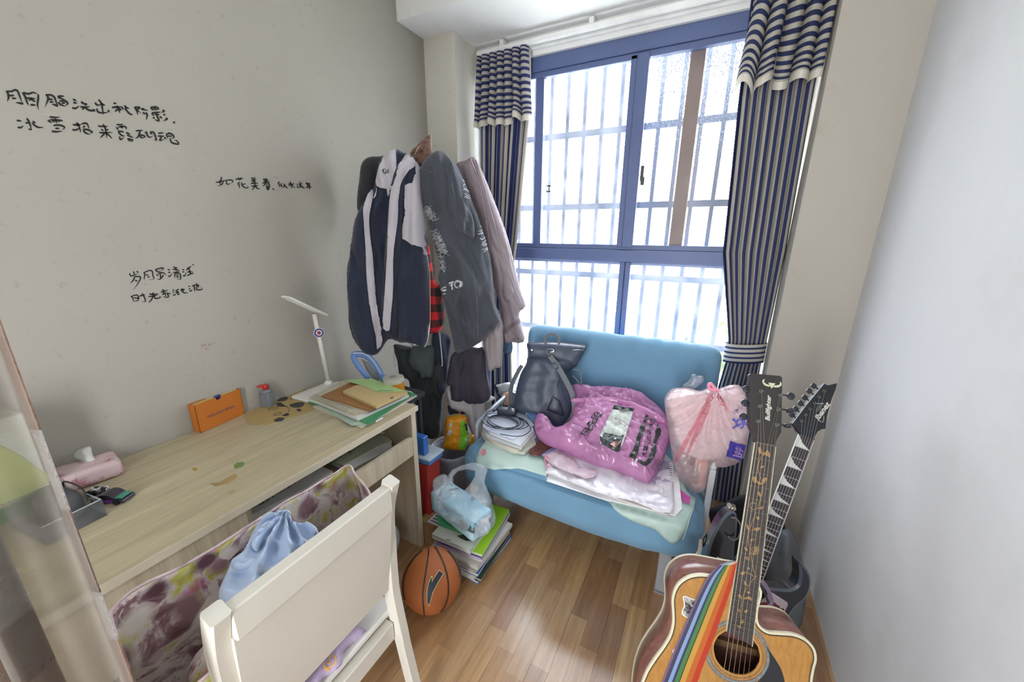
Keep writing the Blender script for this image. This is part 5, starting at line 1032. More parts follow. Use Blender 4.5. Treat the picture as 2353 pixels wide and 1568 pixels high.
# ================================================================== CHAIR, FLORAL BAG, CUSHION
m_ch_ = mat('chair cream paint', '#cbc6ba', .45, .03, 4, .03, 200); xc = .965; YL, YR = .205, .610
chair = thing('wooden_chair', (.76, .41, 0), 'cream painted wooden chair seen from behind, pushed to the desk', 'chair')
prof = [at(x, y, 'y', YR) for x, y in ((897, 1094), (884, 1230), (872, 1340), (868, 1400), (872, 1450), (888, 1530), (905, 1600))]
px_z = [(p.x, p.z) for p in prof]; top = (px_z[0][0], .852); ctrl = [top]+px_z[1:]
zl, xl = ctrl[-1][1], ctrl[-1][0]
sx = [(top[0], .852), (.962, .75), (.955, .62), (.952, .52), (.955, .44), (.985, .24), (1.03, .0)]
def post(yc):
    g = G(); pts = catmull([V((a, 0, b)) for a, b in sx], 6); n = len(pts); rings = []
    for i, p in enumerate(pts):
        t = (pts[min(i+1, n-1)]-pts[max(i-1, 0)]).normalized(); nx = V((t.z, 0, -t.x)); w_ = .019 if p.z > .3 else .017; rr = .004; ds = []
        for a, b in ((1, 1), (-1, 1), (-1, -1), (1, -1)):
            hx, hy = w_, .0165; ds += [(a*hx, b*(hy-rr)), (a*(hx-rr), b*hy)] if a*b > 0 else [(a*(hx-rr), b*hy), (a*hx, b*(hy-rr))]
        rings.append([g.bm.verts.new(V((p.x, yc, p.z))+nx*a+V((0, b, 0))) for a, b in ds])
    for A, B in zip(rings, rings[1:]):
        for k in range(8): g.bm.faces.new((A[k], A[(k+1) % 8], B[(k+1) % 8], B[k]))
    f = g.bm.faces.new(rings[0]); g.bm.faces.new(rings[-1][::-1])
    return g
for yc in (YL, YR): new('rear_post', post(yc), m_ch_, chair, smooth='auto')
xt = top[0]
new('top_rail', G().box((xt-.016, YL+.014, .775), (xt+.014, YR-.014, .846), bev=.003), m_ch_, chair)
g = G(); g.prism([(xt-.006, .778), (xt+.006, .778), (.960, .487), (.948, .487)], YL+.012, YR-.012, Matrix(((1, 0, 0, 0), (0, 0, 1, 0), (0, 1, 0, 0), (0, 0, 0, 1)))); new('back_panel', g, m_ch_, chair)
new('seat', G().box((.52, YL-.01, .385), (.950, YR+.01, .405), bev=.005, seg=2), mat('chair seat white', '#dcdad3', .4, .02), chair)
new('seat_rail', G().box((.935, YL+.017, .305), (.966, YR-.017, .368), bev=.003), m_ch_, chair)
new('seat_rail', G().box((.545, YL+.017, .33), (.565, YR-.017, .384)), m_ch_, chair)
for yc in (YL+.005, YR-.005): new('side_rail', G().box((.56, yc-.01, .33), (.94, yc+.01, .384)), m_ch_, chair)
for yc in (YL, YR): new('front_leg', G().box((.535, yc-.017, 0), (.57, yc+.017, .384), bev=.003), m_ch_, chair)
# lilac scalloped cushion on the seat
cu = thing('seat_cushion', (.72, .38, .407), 'lilac scalloped satin seat cushion with a gold heart print on the chair', 'cushion')
m_li = mat('lilac satin', '#b9a6c4', .3, .06, 5, .1, 60, sheen=.3)
def scal(k): 
    out = []
    for i in range(120):
        a = 2*math.pi*i/120; c, s = math.cos(a), math.sin(a); r = 1/max(abs(c), abs(s))**.75
        r *= 1+.055*math.cos(16*a); out.append((.765+.190*k*r*c, .345+.175*k*r*s))
    return out
P0c = V((0, 0, .482)); g = rbox((-.17, -.16, -.012), (.17, .16, .012), .01, 4); g.bm.free(); g = G()
rim, vs, fs = fill2d([V((*p, 0)) for p in scal(1)], .014); ft, fb2 = [], []
for p in vs:
    d = edged(p, rim); h = math.sqrt(max(0, 1-(1-min(1, d/.03))**2)); a = g.bm.verts.new(V((p.x, p.y, .419+.013*h+.003*math.sin(min(d, .05)*130)*(1 if d > .002 else 0)))); ft.append(a); fb2.append(a if d < 1e-6 else g.bm.verts.new(V((p.x, p.y, .419-.0125*h))))
for f in fs:
    g.bm.faces.new([ft[i] for i in f])
    try: g.bm.faces.new([fb2[i] for i in f][::-1])
    except ValueError: pass
cush = new('pad', g, m_li, cu, smooth=True); hcu = hitfn(bvh(cush), .0015)
for s in ('1480,1340 1540,1415 1470,1460 1390,1540', '1495,1330 1555,1420'): ink('piping', [cr(s, 2.76, 250, 1000)], hcu, mat('piping purple', '#6a5578', .4), cu, 1.1, taper=False)
gold = mat('gold print', '#d9a94c', .35)
for s in ('1395,1410 1430,1405 1440,1440 1410,1470 1370,1490 1375,1455 1400,1450 1400,1420', '1380,1470 1385,1495 1405,1490'): ink('gold_heart', [cr(s, 2.76, 250, 1000)], hcu, gold, cu, 3.2, taper=False)

# floral bag standing on the chair seat
m_fl = floral('floral print'); fb = thing('floral_bag', (.79, .44, .434), 'open floral fabric storage bag standing on the chair', 'bag')
bl = at(278, 1388, 'x', .70); br = at(799, 1074, 'x', .70)
rim_pts = [V((.715, .135, .70)), V((.692, bl.y, bl.z)), V((.69, .30, .745)), V((.69, .45, .748)), V((.69, .58, .745)), V((.70, br.y, br.z)), V((.735, br.y-.005, br.z-.012)), V((.85, .655, .72)), V((.915, .58, .705)), V((.925, .42, .70)), V((.93, .24, .685)), V((.90, .13, .66)), V((.81, .115, .655))]
rimc = catmull(rim_pts, 5, True); NRm = len(rimc)
def fbag(u, v):
    i = u*NRm; a = rimc[int(i) % NRm]; b = rimc[(int(i)+1) % NRm]; p = a+(b-a)*(i-int(i)); c = V((.80, .40, p.z)); q = c+(p-c)*(1-.10*v**2+.035*math.sin(math.pi*v))
    q.x = min(q.x, .934-.006*v); z = p.z+(.436-p.z)*v; q += V((.012*nz(u*14, v*3, 1), .012*nz(u*14, v*3, 4), 0))*math.sin(math.pi*min(1, v*1.2)); q.x = min(q.x, .934); return V((q.x, q.y, z+.008*nz(u*25, 0, 7)*(1-v)))
g = G(); g.grid(fbag, NRm*2, 22, uv=False)
new('wall', g, m_fl, fb, smooth=True, solid=.004)
g = G(); g.prism([V((p.x*.9+.08, p.y*.88+.048, 0)) for p in rimc[::3]], .433, .438); new('base', g, m_fl, fb)
new('rim_binding', G().tube([fbag(i/(NRm), 0)+V((0, 0, .002)) for i in range(NRm+1)], .0035, 6, cap=False), mat('binding pink white', '#c9b3b4', .6, .3, 30), fb, smooth=True)
ink('tie_cord', [[(283, 1400), (275, 1420), (290, 1440), (300, 1480), (305, 1540)]], lambda a, b: at(a, b, 'x', .72), mat('cord cream', '#a9b0a0', .8), fb, 1.6, taper=False, solid=.002)
cl2 = thing('folded_quilt', (.79, .32, .475), 'floral quilt rolled inside the open floral bag', 'quilt')
new('roll', rbox((.73, .19, .438), (.895, .60, .585), .065, 14, lambda p: .014*nz(p.x*9, p.y*7, p.z*9)), m_fl, cl2, smooth=True)
bs_ = thing('blue_shirt', (.78, .42, .64), 'light blue satin shirt bunched up inside the floral bag', 'shirt')
m_bs = mat('light blue satin', '#bdd0ec', .38, .05, 5, .05, 60, sheen=.3); kf = (2.76, 250, 1000)
PBs = V((.80, .45, .69)); NBs = V((.55, -.25, .8)).normalized()
b1 = blob('cloth', cr('700,990 745,880 780,810 860,745 895,650 950,560 1035,500 1105,478 1148,482 1165,545 1230,560 1280,570 1330,640 1200,800 1000,950 850,1080 720,1080', *kf), PBs, NBs, m_bs, bs_, .030, .04, .018, .0042, fold=.010, fk=85, fdir=.9, wr=.010, wk=22, seed=6, rg=.026, rk=(16, 4), rad=(onp(250+1120/2.76, 1000+490/2.76, PBs, NBs), .07, 7, .22))
blob('collar', cr('900,700 940,600 1010,545 1060,560 1000,620 960,700 940,740', *kf), PBs+NBs*.03, NBs, m_bs, bs_, .015, .01, .02, .006, fold=.008, fk=120, fdir=1.0, seed=9)
blob('sleeve', cr('775,830 830,775 870,800 900,770 960,790 900,840 820,860', *kf), PBs+NBs*.025, NBs, m_bs, bs_, .018, .01, .02, .006, fold=.008, fk=100, fdir=.3, seed=3)

# blue and white ball under the desk
ub = thing('striped_ball', (.66, .92, .0), 'blue and white object half hidden behind the chair under the desk', 'ball')
c = V((.455, 1.0, .09)); new('shell', G().lathe([(.09*math.sin(math.pi*i/24), -.09*math.cos(math.pi*i/24)) for i in range(1, 24)], c, 32), mat('ball white', '#c3c3cc', .4), ub, smooth=True)
new('blue_band', G().lathe([(.0906*math.sin(math.pi*i/24), -.0906*math.cos(math.pi*i/24)) for i in range(4, 10)], c, 32, cap=False), mat('ball blue', '#2d3f99', .4), ub, smooth=True)

# ================================================================== ACOUSTIC GUITAR
def m4(M, p): return Matrix(((M[0][0], M[1][0], M[2][0], p[0]), (M[0][1], M[1][1], M[2][1], p[1]), (M[0][2], M[1][2], M[2][2], p[2]), (0, 0, 0, 1)))
def ortho(X, Y):
    Y = V(Y).normalized(); Z = V(X).cross(Y).normalized(); X = Y.cross(Z).normalized(); return X, Y, Z
X, Y, Z = ortho((.9666, .2342, -.0776), (-.0063, .3354, .942)); GA = m4((X, Y, Z), (1.8337, .9962, .9945)); GAi = GA.inverted()
def loc(Mi, M, px, py, z=0):
    o = M @ V((0, 0, z)); n = (M.to_3x3() @ V((0, 0, 1))); return Mi @ onp(px, py, o, n)
def fr(n, S=.648): return S*(1-2**(-n/12))
m_sp = wood('spruce top', '#94652c', '#ad7f3e', 2.2, 'z', .28, spec=.6); m_mh = wood('mahogany side', '#65403a', '#8a5d52', 1.3, 'z', .25, spec=.7)
m_bd2 = mat('cream binding', '#c9c2a6', .4); m_bk = mat('black purfling', '#22201e', .4); m_rw = wood('rosewood board', '#2c2827', '#413a38', 2, 'z', .5); m_stg = mat('guitar string', '#8c8070', .35, metal=.8)
gu = thing('acoustic_guitar', GA @ V((0, -.86, -.05)), 'acoustic cutaway guitar with rainbow strap leaning on its stand at the right', 'guitar')
BO = [(-.034, -.336), (-.086, -.339), (-.110, -.345), (-.130, -.357), (-.146, -.376), (-.1535, -.398), (-.1545, -.420), (-.1495, -.447), (-.1462, -.472), (-.1490, -.502), (-.160, -.533), (-.178, -.572), (-.192, -.61), (-.200, -.66), (-.197, -.72), (-.175, -.785), (-.12, -.83), (-.05, -.845), (.05, -.845), (.12, -.83), (.175, -.785), (.197, -.72), (.200, -.66), (.192, -.61), (.175, -.565), (.160, -.52), (.1595, -.487), (.1618, -.462), (.155, -.440), (.137, -.4255), (.112, -.4215), (.084, -.4270), (.060, -.4315), (.043, -.4255), (.034, -.413), (.031, -.39), (.030, -.336)]
bo_ = [V((p.x, p.y)) for p in catmull([V((*p, 0)) for p in BO], 5, True)]
def inset(poly, d):
    out = []; n = len(poly)
    for i in range(n):
        t = (poly[(i+1) % n]-poly[i-1]).normalized(); nn = V((-t.y, t.x)); out.append(poly[i]+nn*d)
    return out
ar = sum(bo_[i].x*bo_[(i+1) % len(bo_)].y-bo_[(i+1) % len(bo_)].x*bo_[i].y for i in range(len(bo_))); sgn = 1 if ar > 0 else -1
ins = lambda d: inset(bo_, d*sgn)
HC, HR = V((0, -.497)), .0505
def ring_plate(outer, r, z, g=None, hole=True):
    g = g or G(); hl = [V((HC.x+r*math.cos(2*math.pi*i/48), HC.y+r*math.sin(2*math.pi*i/48))) for i in range(48)]
    pts = list(outer)+hl; n = len(outer); ed = [(i, (i+1) % n) for i in range(n)]+[(n+i, n+(i+1) % 48) for i in range(48)]
    gr = []; y = -.84
    while y < -.34:
        x = -.19
        while x < .19:
            if inside((x, y), outer) and edged((x, y), outer) > .01 and (V((x, y))-HC).length > r+.01: gr.append(V((x, y)))
            x += .03
        y += .03
    rr = delaunay_2d_cdt(pts+gr, ed, [], 1, 1e-7); vs = [g.bm.verts.new((p.x, p.y, z)) for p in rr[0]]
    for f in rr[2]:
        c = sum((rr[0][i] for i in f), V((0, 0)))/3
        if (c-HC).length > r*.985: g.bm.faces.new([vs[i] for i in f])
    return g
ZT_, DB = -.0065, .098
new('soundboard', ring_plate(ins(.0045), HR, ZT_), m_sp, gu, M=GA, solid=.003)
def strip(poly_a, za, poly_b, zb): 
    g = G(); n = len(poly_a); a = [g.bm.verts.new((p.x, p.y, za)) for p in poly_a]; b = [g.bm.verts.new((p.x, p.y, zb)) for p in poly_b]
    for i in range(n): g.bm.faces.new((a[i], a[(i+1) % n], b[(i+1) % n], b[i]))
    return g
new('sides', strip(bo_, ZT_-.003, bo_, ZT_-DB), m_mh, gu, M=GA, smooth='auto', solid=.002)
new('back', G().prism(bo_, ZT_-DB-.003, ZT_-DB), m_mh, gu, M=GA)
new('binding', strip(ins(-.0010), ZT_-.005, ins(-.0010), ZT_+.0018), m_bd2, gu, M=GA, solid=.0022)
new('binding', strip(ins(-.0004), ZT_+.0018, ins(.0034), ZT_+.0020), m_bd2, gu, M=GA)
new('purfling', strip(ins(.0034), ZT_+.0021, ins(.0052), ZT_+.0021), m_bk, gu, M=GA)
new('purfling', strip(ins(.0060), ZT_+.0019, ins(.0066), ZT_+.0019), m_bk, gu, M=GA)
new('binding', strip(ins(-.0010), ZT_-DB-.004, ins(-.0010), ZT_-DB+.004), m_bd2, gu, M=GA, solid=.002)
def ringd(r0, r1, z): 
    g = G(); a = [g.bm.verts.new((HC.x+r0*math.cos(i*math.pi/36), HC.y+r0*math.sin(i*math.pi/36), z)) for i in range(72)]; b = [g.bm.verts.new((HC.x+r1*math.cos(i*math.pi/36), HC.y+r1*math.sin(i*math.pi/36), z)) for i in range(72)]
    for i in range(72): g.bm.faces.new((a[i], a[(i+1) % 72], b[(i+1) % 72], b[i]))
    return g
m_ro = mat('rosette grey', '#6c7375', .4, .35, 120); m_rl = mat('rosette dark', '#3c4040', .4)
for r0, r1, mm in ((.0640, .0700, m_ro), (.0555, .0562, m_rl), (.0578, .0585, m_rl), (.0625, .0634, m_rl), (.0706, .0714, m_rl), (.0735, .0745, m_ro), (.0505, .0517, mat('hole edge', '#c58b4b', .4))): new('rosette_ring', ringd(r0, r1, ZT_+.0018), mm, gu, M=GA)
new('inner_brace', G().box((-.12, -.54, ZT_-DB+.002), (.12, -.525, ZT_-DB+.02)), wood('brace', '#6b4f38', '#8a6848'), gu, M=GA)
pg = [V((.056, -.462)), V((.070, -.475)), V((.095, -.505)), V((.108, -.54)), V((.112, -.58)), V((.10, -.615)), V((.07, -.62)), V((.045, -.60)), V((.034, -.562)), V((.052, -.548)), V((.066, -.52)), V((.0705, -.497)), V((.066, -.475))]
new('pickguard', G().prism([V((p.x, p.y)) for p in catmull([V((*p, 0)) for p in pg], 4, True)], ZT_+.0016, ZT_+.0028), mat('pickguard black', '#1d2026', .3, coat=.3), gu, M=GA)
new('bridge', G().box((-.075, -.672, ZT_+.0015), (.075, -.645, ZT_+.009), bev=.003), m_rw, gu, M=GA); new('saddle', G().box((-.036, -.650, ZT_+.009), (.036, -.647, ZT_+.0125)), m_bd2, gu, M=GA)
for i in range(6): new('bridge_pin', G().lathe([(.003, 0), (.0035, .004), (.002, .005)], (-.0275+i*.011, -.660, ZT_+.009), 10), m_bd2, gu, M=GA)
wn = lambda y: .0222+(.0285-.0222)*min(1, -y/.455)
FB = [(-wn(0), 0), (wn(0), 0), (wn(-.470), -.470), (.0, -.462), (-wn(-.452), -.452)]
new('fretboard', G().prism(FB[::-1], ZT_+.0016, -.0006), m_rw, gu, M=GA)
for s, ye in ((-1, -.453), (1, -.471)):
    new('board_binding', G().prism([(s*wn(0), 0), (s*wn(ye), ye), (s*(wn(ye)+.0012), ye), (s*(wn(0)+.0012), 0)], ZT_+.0016, -.0002), m_bd2, gu, M=GA)
new('neck', G().prism(catmull([V(p+(0,)) for p in ((-.0225, -.005), (-.019, -.016), (0, -.023), (.019, -.016), (.0225, -.005))], 4), -.345, .0, Matrix(((1, 0, 0, 0), (0, 0, 1, 0), (0, 1, 0, 0), (0, 0, 0, 1)))), m_mh, gu, M=GA, smooth='auto')
for n in range(1, 21):
    y = -fr(n); new('fret', G().box((-wn(y), y-.0009, -.0008), (wn(y), y+.0006, .0006)), mat('fret wire', '#5f5d4c', .4, metal=.5), gu, M=GA)
new('nut', G().box((-.0222, -.001, -.002), (.0222, .0035, .0014)), mat('nut dark', '#4a463d', .5), gu, M=GA)
f0 = lambda a, b: (lambda q: GA @ V((q.x, q.y, .00005)))(loc(GAi, GA, a, b, 0))
m_vine = mat('vine inlay', '#8f6f45', .4, .1); k5 = (3.409, 1600, 840); k6b = (3.752, 1460, 1150)
for s in ('500,640 515,700 490,760 485,820 500,870', '515,700 540,700 560,680', '500,870 520,930 520,990 500,1050 480,1120', '480,1120 440,1130 420,1100 435,1075 465,1085', '480,1120 510,1120', '470,1150 440,1220 420,1280 400,1350', '430,1290 470,1290', '410,1380 420,1450 440,1480 470,1470 480,1440 460,1420'): ink('vine_inlay', [cr(s, *k5)], f0, m_vine, gu, 1.7, taper=False)
for s in ('483,650 492,640 508,668 510,690 495,692 485,675', '520,690 550,672 556,658 568,680 580,700 575,725 560,712 540,705', '500,800 515,788 530,790 520,803', '440,880 468,870 475,905 465,920 450,915', '468,905 500,915 515,930 490,935', '510,925 522,885 553,880 548,900 525,930', '480,1000 495,990 510,1030 495,1028', '490,1115 520,1105 525,1115 505,1130', '470,1185 495,1190 490,1210 475,1205', '390,1245 405,1255 415,1290 400,1285', '450,1275 500,1270 498,1285 470,1300', '425,1365 452,1355 448,1370 425,1382', '380,1420 400,1450 395,1455 378,1440', '380,1505 400,1500 420,1525 400,1528'):
    patch('leaf_inlay', cr(s, *k5), f0, m_vine, gu, 3, 3)
for s in ('990,340 1010,330 1027,338 1010,352', '1020,460 1045,440 1060,410 1040,400', '940,400 965,420 970,440', '955,490 975,490 985,515 965,515', '960,585 980,580 985,600', '935,700 950,705 965,735 945,735', '905,625 940,615 940,640 915,645', '960,790 975,785 992,800 970,806', '890,820 905,815 920,850 905,850', '935,845 985,830 1003,850 1000,868 975,852 945,855', '875,935 895,945 905,962 890,958', '935,960 970,940 960,972', '870,1070 905,1090 915,1103 885,1095', '915,1035 935,1035 930,1060 915,1060'):
    patch('leaf_inlay', cr(s, *k6b), f0, m_vine, gu, 3, 3)
for s in ('975,290 975,360 985,420 1000,500 1020,600 1040,665', '1040,665 1000,700 960,760 925,830 915,900 905,960 912,1040 900,1090', '1040,665 990,640 950,620', '1000,410 1015,460 1045,465 1065,430 1040,405 1010,415', '920,850 880,820'): ink('vine_inlay', [cr(s, *k6b)], f0, m_vine, gu, 1.6, taper=False)
# headstock tilted back
TH = math.radians(-13); GH = GA @ Matrix.Rotation(TH, 4, 'X'); GHi = GH.inverted()
hq_ = lambda x, y: loc(GHi, GH, 1600+x/3.409, 840+y/3.409)
H = [hq_(*q) for q in ((470, 68), (722, 98), (700, 320), (675, 480), (675, 530))]; 
HO = [(-.0222, .003), (-.0225, .012), (-.036, .040), (-.040, H[0].y-.003), (-.037, H[0].y), (.030, H[1].y+.002), (.034, H[1].y-.002), (.0345, .08), (.034, .036), (.0228, .012), (.0222, .003)]
new('headstock', G().prism(HO[::-1], -.016, -.0006), mat('headstock face', '#2f2a29', .35, .08, coat=.2), gu, M=GH)
fh = lambda a, b: (lambda q: GH @ V((q.x, q.y, .0002)))(loc(GHi, GH, a, b, 0))
m_lg = mat('logo pale green', '#c3c4a4', .4)
k7 = (8.71, 1620, 840)
patch('bull_emblem', cr('1265,345 1410,362 1330,468', *k7), fh, m_lg, gu, 4)
patch('bull_emblem', cr('1190,275 1150,300 1150,340 1180,390 1230,415 1290,425 1280,390 1230,375 1190,345 1180,315 1195,290', *k7), fh, m_lg, gu, 3, 3)
patch('bull_emblem', cr('1495,325 1525,350 1530,390 1500,425 1450,442 1370,436 1390,405 1440,400 1490,385 1500,355', *k7), fh, m_lg, gu, 3, 3)
text('lettering', 'Bullfighter', (1620+1325/8.71, 840+1115/8.71), ((1352-1325)/8.71, (605-1115)/8.71), (-125/8.71, -18/8.71), fh, mat('logo silver', '#cfcdc0', .4), gu, bold=.02, shear=.25)
m_tn = mat('tuner black', '#23262e', .3, coat=.3); m_pst = mat('tuner post', '#77736a', .3, metal=.8)
posts = [hq_(*q) for q in ((505, 203), (497, 320), (485, 437), (655, 232), (640, 345), (628, 465))]
kn = [hq_(*q) for q in ((418, 182), (405, 292), (392, 400), (748, 235), (742, 350), (722, 470))]
for i, (p, q) in enumerate(zip(posts, kn)):
    new('tuner_post', G().lathe([(.0048, -.001), (.0045, .001), (.0028, .0015), (.0028, .006), (.0032, .008)], (p.x, p.y, 0), 12), m_pst, gu, M=GH, smooth='auto')
    s = -1 if i < 3 else 1; xk = q.x+s*.003
    g = G(); g.tube([(s*.03, q.y, -.010), (xk-s*.008, q.y, -.010)], .0026, 8)
    r_ = rbox((xk-.009, q.y-.0095, -.0135), (xk+.009, q.y+.0095, -.0065), .0035, 6, g=g); [setattr(v, 'co', V((xk+(v.co.x-xk)*math.sqrt(max(0, 1-.5*((v.co.y-q.y)/.0095)**2)), q.y+(v.co.y-q.y)*math.sqrt(max(0, 1-.5*((v.co.x-xk)/.009)**2)), v.co.z))) for v in g.bm.verts if abs(v.co.x-xk) < .0095]; new('tuner_knob', g, m_tn, gu, M=GH @ Matrix.Translation(V((0, q.y, -.01))) @ Matrix.Rotation((0, 0, 0, 0, 1.1, 1.4)[i]*s, 4, 'X') @ Matrix.Translation(V((0, -q.y, .01))), smooth='auto')
order = [2, 1, 0, 3, 4, 5]
for i in range(6):
    x0 = -.0275+i*.011; x1 = -.0185+i*.0074; r = .00048-.00005*i
    p = posts[order[i]]; pe = GAi @ (GH @ V((p.x, p.y, .004)))
    new('string', G().tube([(x0, -.648, .0065), (x0+(x1-x0)*.5, -.33, .0048), (x1, .002, .0022), pe], r, 5), m_stg, gu, M=GA)
# stickers on the soundboard
fs = lambda z: (lambda a, b: (lambda q: GA @ V((q.x, q.y, z)))(loc(GAi, GA, a, b, z)))
kz = (6.877, 1500, 1340)
st_ = thing('band_sticker', fs(0)(1590, 1395), 'black and white die-cut photo sticker beside the rainbow strap', 'sticker')
patch('outline', cr('475,225 520,207 600,240 745,300 700,400 640,560 625,642 590,600 580,570 500,530 455,490 470,420 495,350', *kz), fs(ZT_+.0022), mat('sticker white', '#e8e8e8', .4), st_, 5, 2, solid=.0004)
patch('picture', cr('490,240 520,225 600,255 730,305 690,400 630,550 618,610 595,570 500,515 470,480 485,420 510,350', *kz), fs(ZT_+.0026), spots('sticker photo', '#a9a6a2', '#2f2d2c', 90, .42, .56, .4), st_, 5, 2)
tpx('lettering', 'ROLLING', (500, 440), (160, 65), (6, -38), fs(ZT_+.0030), m_bk, st_, kz, bold=.03)
s2 = thing('red_sticker', fs(0)(1560, 1510), 'small red and white die-cut sticker at the lower left of the soundboard', 'sticker')
patch('outline', cr('310,1080 330,1050 380,1055 395,1010 470,1015 480,1060 420,1290 370,1330 375,1150 340,1140 318,1120', *kz), fs(ZT_+.0022), mat('sticker white', '#e8e8e8', .4), s2, 4, solid=.0004)
patch('red_shape', cr('400,1025 465,1025 470,1060 430,1200 400,1270 380,1290 388,1150 395,1080', *kz), fs(ZT_+.0027), mat('sticker red', '#9a2430', .4), s2, 4)
ink('red_loop', [cr('378,1085 345,1065 328,1085 345,1120 370,1125', *kz)], fs(ZT_+.0027), mat('sticker red', '#9a2430', .4), s2, 1.6, taper=False)
ink('red_loop', [cr('350,1380 335,1385 340,1410 355,1410', *kz)], fs(ZT_+.0027), mat('sticker red', '#9a2430', .4), s2, 2.5, taper=False)
# rainbow strap: laid over the body, each colour band its own ribbon
rs = thing('rainbow_strap', fs(0)(1640, 1440), 'rainbow striped satin strap draped over the body of the acoustic guitar', 'strap')
SL_ = [(1640, 1303), (1608, 1345), (1560, 1450), (1544, 1500), (1516, 1568), (1480, 1650)]; SR_ = [(1692, 1299), (1688, 1330), (1668, 1400), (1640, 1470), (1602, 1568), (1570, 1650)]
SLL = [(1653, 1300), (1627, 1325), (1600, 1375), (1572, 1440), (1545, 1505), (1518, 1575), (1490, 1650)]; SRR = [(1692, 1299), (1682, 1345), (1662, 1405), (1640, 1467), (1614, 1535), (1600, 1575), (1570, 1650)]
bands = [(0, .06, '#5f4a6e'), (.06, .17, '#2f2742'), (.17, .28, '#7088ac'), (.28, .35, '#202a4a'), (.35, .47, '#3a6a33'), (.47, .50, '#1e2e30'), (.50, .66, '#b08431'), (.66, .83, '#aa561c'), (.83, 1.0, '#a82e0c')]
La = catmull([V((*p, 0)) for p in SLL], 6); Rb = catmull([V((*p, 0)) for p in SRR], 6)
def zof(i, n): k = i/n; return ZT_+.006+.012*max(0, 1-k*6)
for a, b, cc in bands:
    g = G()
    def fn(u, v):
        i = min(len(La)-1.001, v*(len(La)-1)); j = int(i); f = i-j; A = La[j].lerp(La[j+1], f); B = Rb[j].lerp(Rb[j+1], f); q = A.lerp(B, a+(b-a)*u); k = a+(b-a)*u
        return fs(ZT_+.004+.003*math.sin(math.pi*k)+.010*math.exp(-v*9))(q.x, q.y)
    g.grid(fn, 2, 40); new('colour_band', g, mat('satin'+cc, cc, .35, .04, 4, sheen=.2), rs, solid=.0008)
g = G()
tpz = [fs(ZT_+.014)(1692-39*u/5, 1299+u*.2) for u in range(6)]
for a, b, cc in bands:
    def fn2(u, v):
        k = a+(b-a)*u; q0 = fs(ZT_+.004+.003*math.sin(math.pi*k)+.010)(1653+(1692-1653)*k, 1300-k); back = GA.to_3x3() @ V((.055*v, .006*math.sin(math.pi*v), -.045*v)); return q0+back
    g = G(); g.grid(fn2, 2, 10); new('colour_band', g, mat('satin'+cc, cc, .35, .04, 4, sheen=.2), rs, solid=.0008)
# floor stand under the guitar
gs_ = thing('guitar_stand', (1.86, .68, 0), 'black tubular guitar stand under the acoustic guitar', 'guitar stand')
m_sd = mat('stand black', '#1c1c1e', .4); bc0 = GA @ V((0, -.848, -.06)); g = G()
for s in (-1, 1): g.tube([GA @ V((s*.09, -.835, .012)), GA @ V((s*.09, -.865, .0)), GA @ V((s*.09, -.87, -.12)), V((1.86+s*.16, .60+.02*s, .012))], .009, 8)
g.tube([GA @ V((-.09, -.87, -.115)), GA @ V((.09, -.87, -.115))], .009, 8); g.tube([GA @ V((0, -.87, -.115)), V((1.88, 1.0, .012))], .009, 8)
new('frame', g, m_sd, gs_, smooth='auto')

# ================================================================== ELECTRIC GUITAR
X, Y, Z = ortho((.9369, .2165, -.2708), (.184, .3515, .9179)); GE = m4((X, Y, Z), (1.9923, 1.3402, .8811)); GEi = GE.inverted()
el = thing('electric_guitar', GE @ V((0, -.86, -.02)), 'black electric guitar with shark tooth inlays leaning behind the acoustic one', 'guitar')
m_eb = mat('black gloss', '#1c1e27', .22, .05, coat=.6); m_eg = mat('grey bevel', '#4d5563', .3, coat=.4); m_ed = wood('dark board', '#2a2224', '#3a3032', 2, 'z', .5)
we = lambda y: .0215+.0065*min(1, -y/.47)
new('fretboard', G().prism([(-we(0), 0), (-we(-.48), -.48), (we(-.48), -.48), (we(0), 0)], -.006, -.0006), m_ed, el, M=GE)
for s in (-1, 1): new('board_binding', G().prism([(s*we(0), 0), (s*we(-.48), -.48), (s*(we(-.48)+.0012), -.48), (s*(we(0)+.0012), 0)], -.006, -.0003), mat('white binding', '#dcdcd8', .4), el, M=GE)
new('neck', G().prism(catmull([V(p+(0,)) for p in ((-.0215, -.006), (-.018, -.015), (0, -.020), (.018, -.015), (.0215, -.006))], 4), -.48, .0, Matrix(((1, 0, 0, 0), (0, 0, 1, 0), (0, 1, 0, 0), (0, 0, 0, 1)))), m_ed, el, M=GE, smooth='auto')
for n in range(1, 25):
    y = -fr(n); new('fret', G().box((-we(y), y-.0009, -.0008), (we(y), y+.0009, .0006)), mat('fret silver', '#b9b9b9', .25, metal=.8), el, M=GE)
m_in = mat('pearl inlay', '#c9c9c2', .3)
def shark(ya, yb):
    w1 = we(ya); L = ya-yb; return [(-w1+.001, ya-.001), (-w1*.15, ya-L*.62), (-w1*.35, ya-L*.52), (w1*.95, yb+.001), (-w1+.001, yb+.001)]
for n in (1, 3, 5, 7, 9, 12, 15, 17, 19, 21, 24): 
    o_ = shark(-fr(n-1), -fr(n)); new('inlay', G().prism(o_, -.0007, -.0004), m_in, el, M=GE)
EH = Matrix.Rotation(math.radians(-11), 4, 'X'); GEH = GE @ EH; GEHi = GEH.inverted(); eq = lambda x, y: loc(GEHi, GEH, 1600+x/3.409, 840+y/3.409)
EO = [eq(*q) for q in ((800, 520), (785, 490), (752, 455), (860, 310), (1000, 142), (1030, 156), (1070, 150), (1103, 140), (1095, 180), (1058, 275), (1025, 400), (1013, 497), (985, 500), (950, 520), (925, 565), (922, 590))]
new('headstock', G().prism([V((p.x, p.y)) for p in EO][::-1], -.014, -.0006), mat('headstock satin black', '#1b1c22', .55, .05), el, M=GEH)
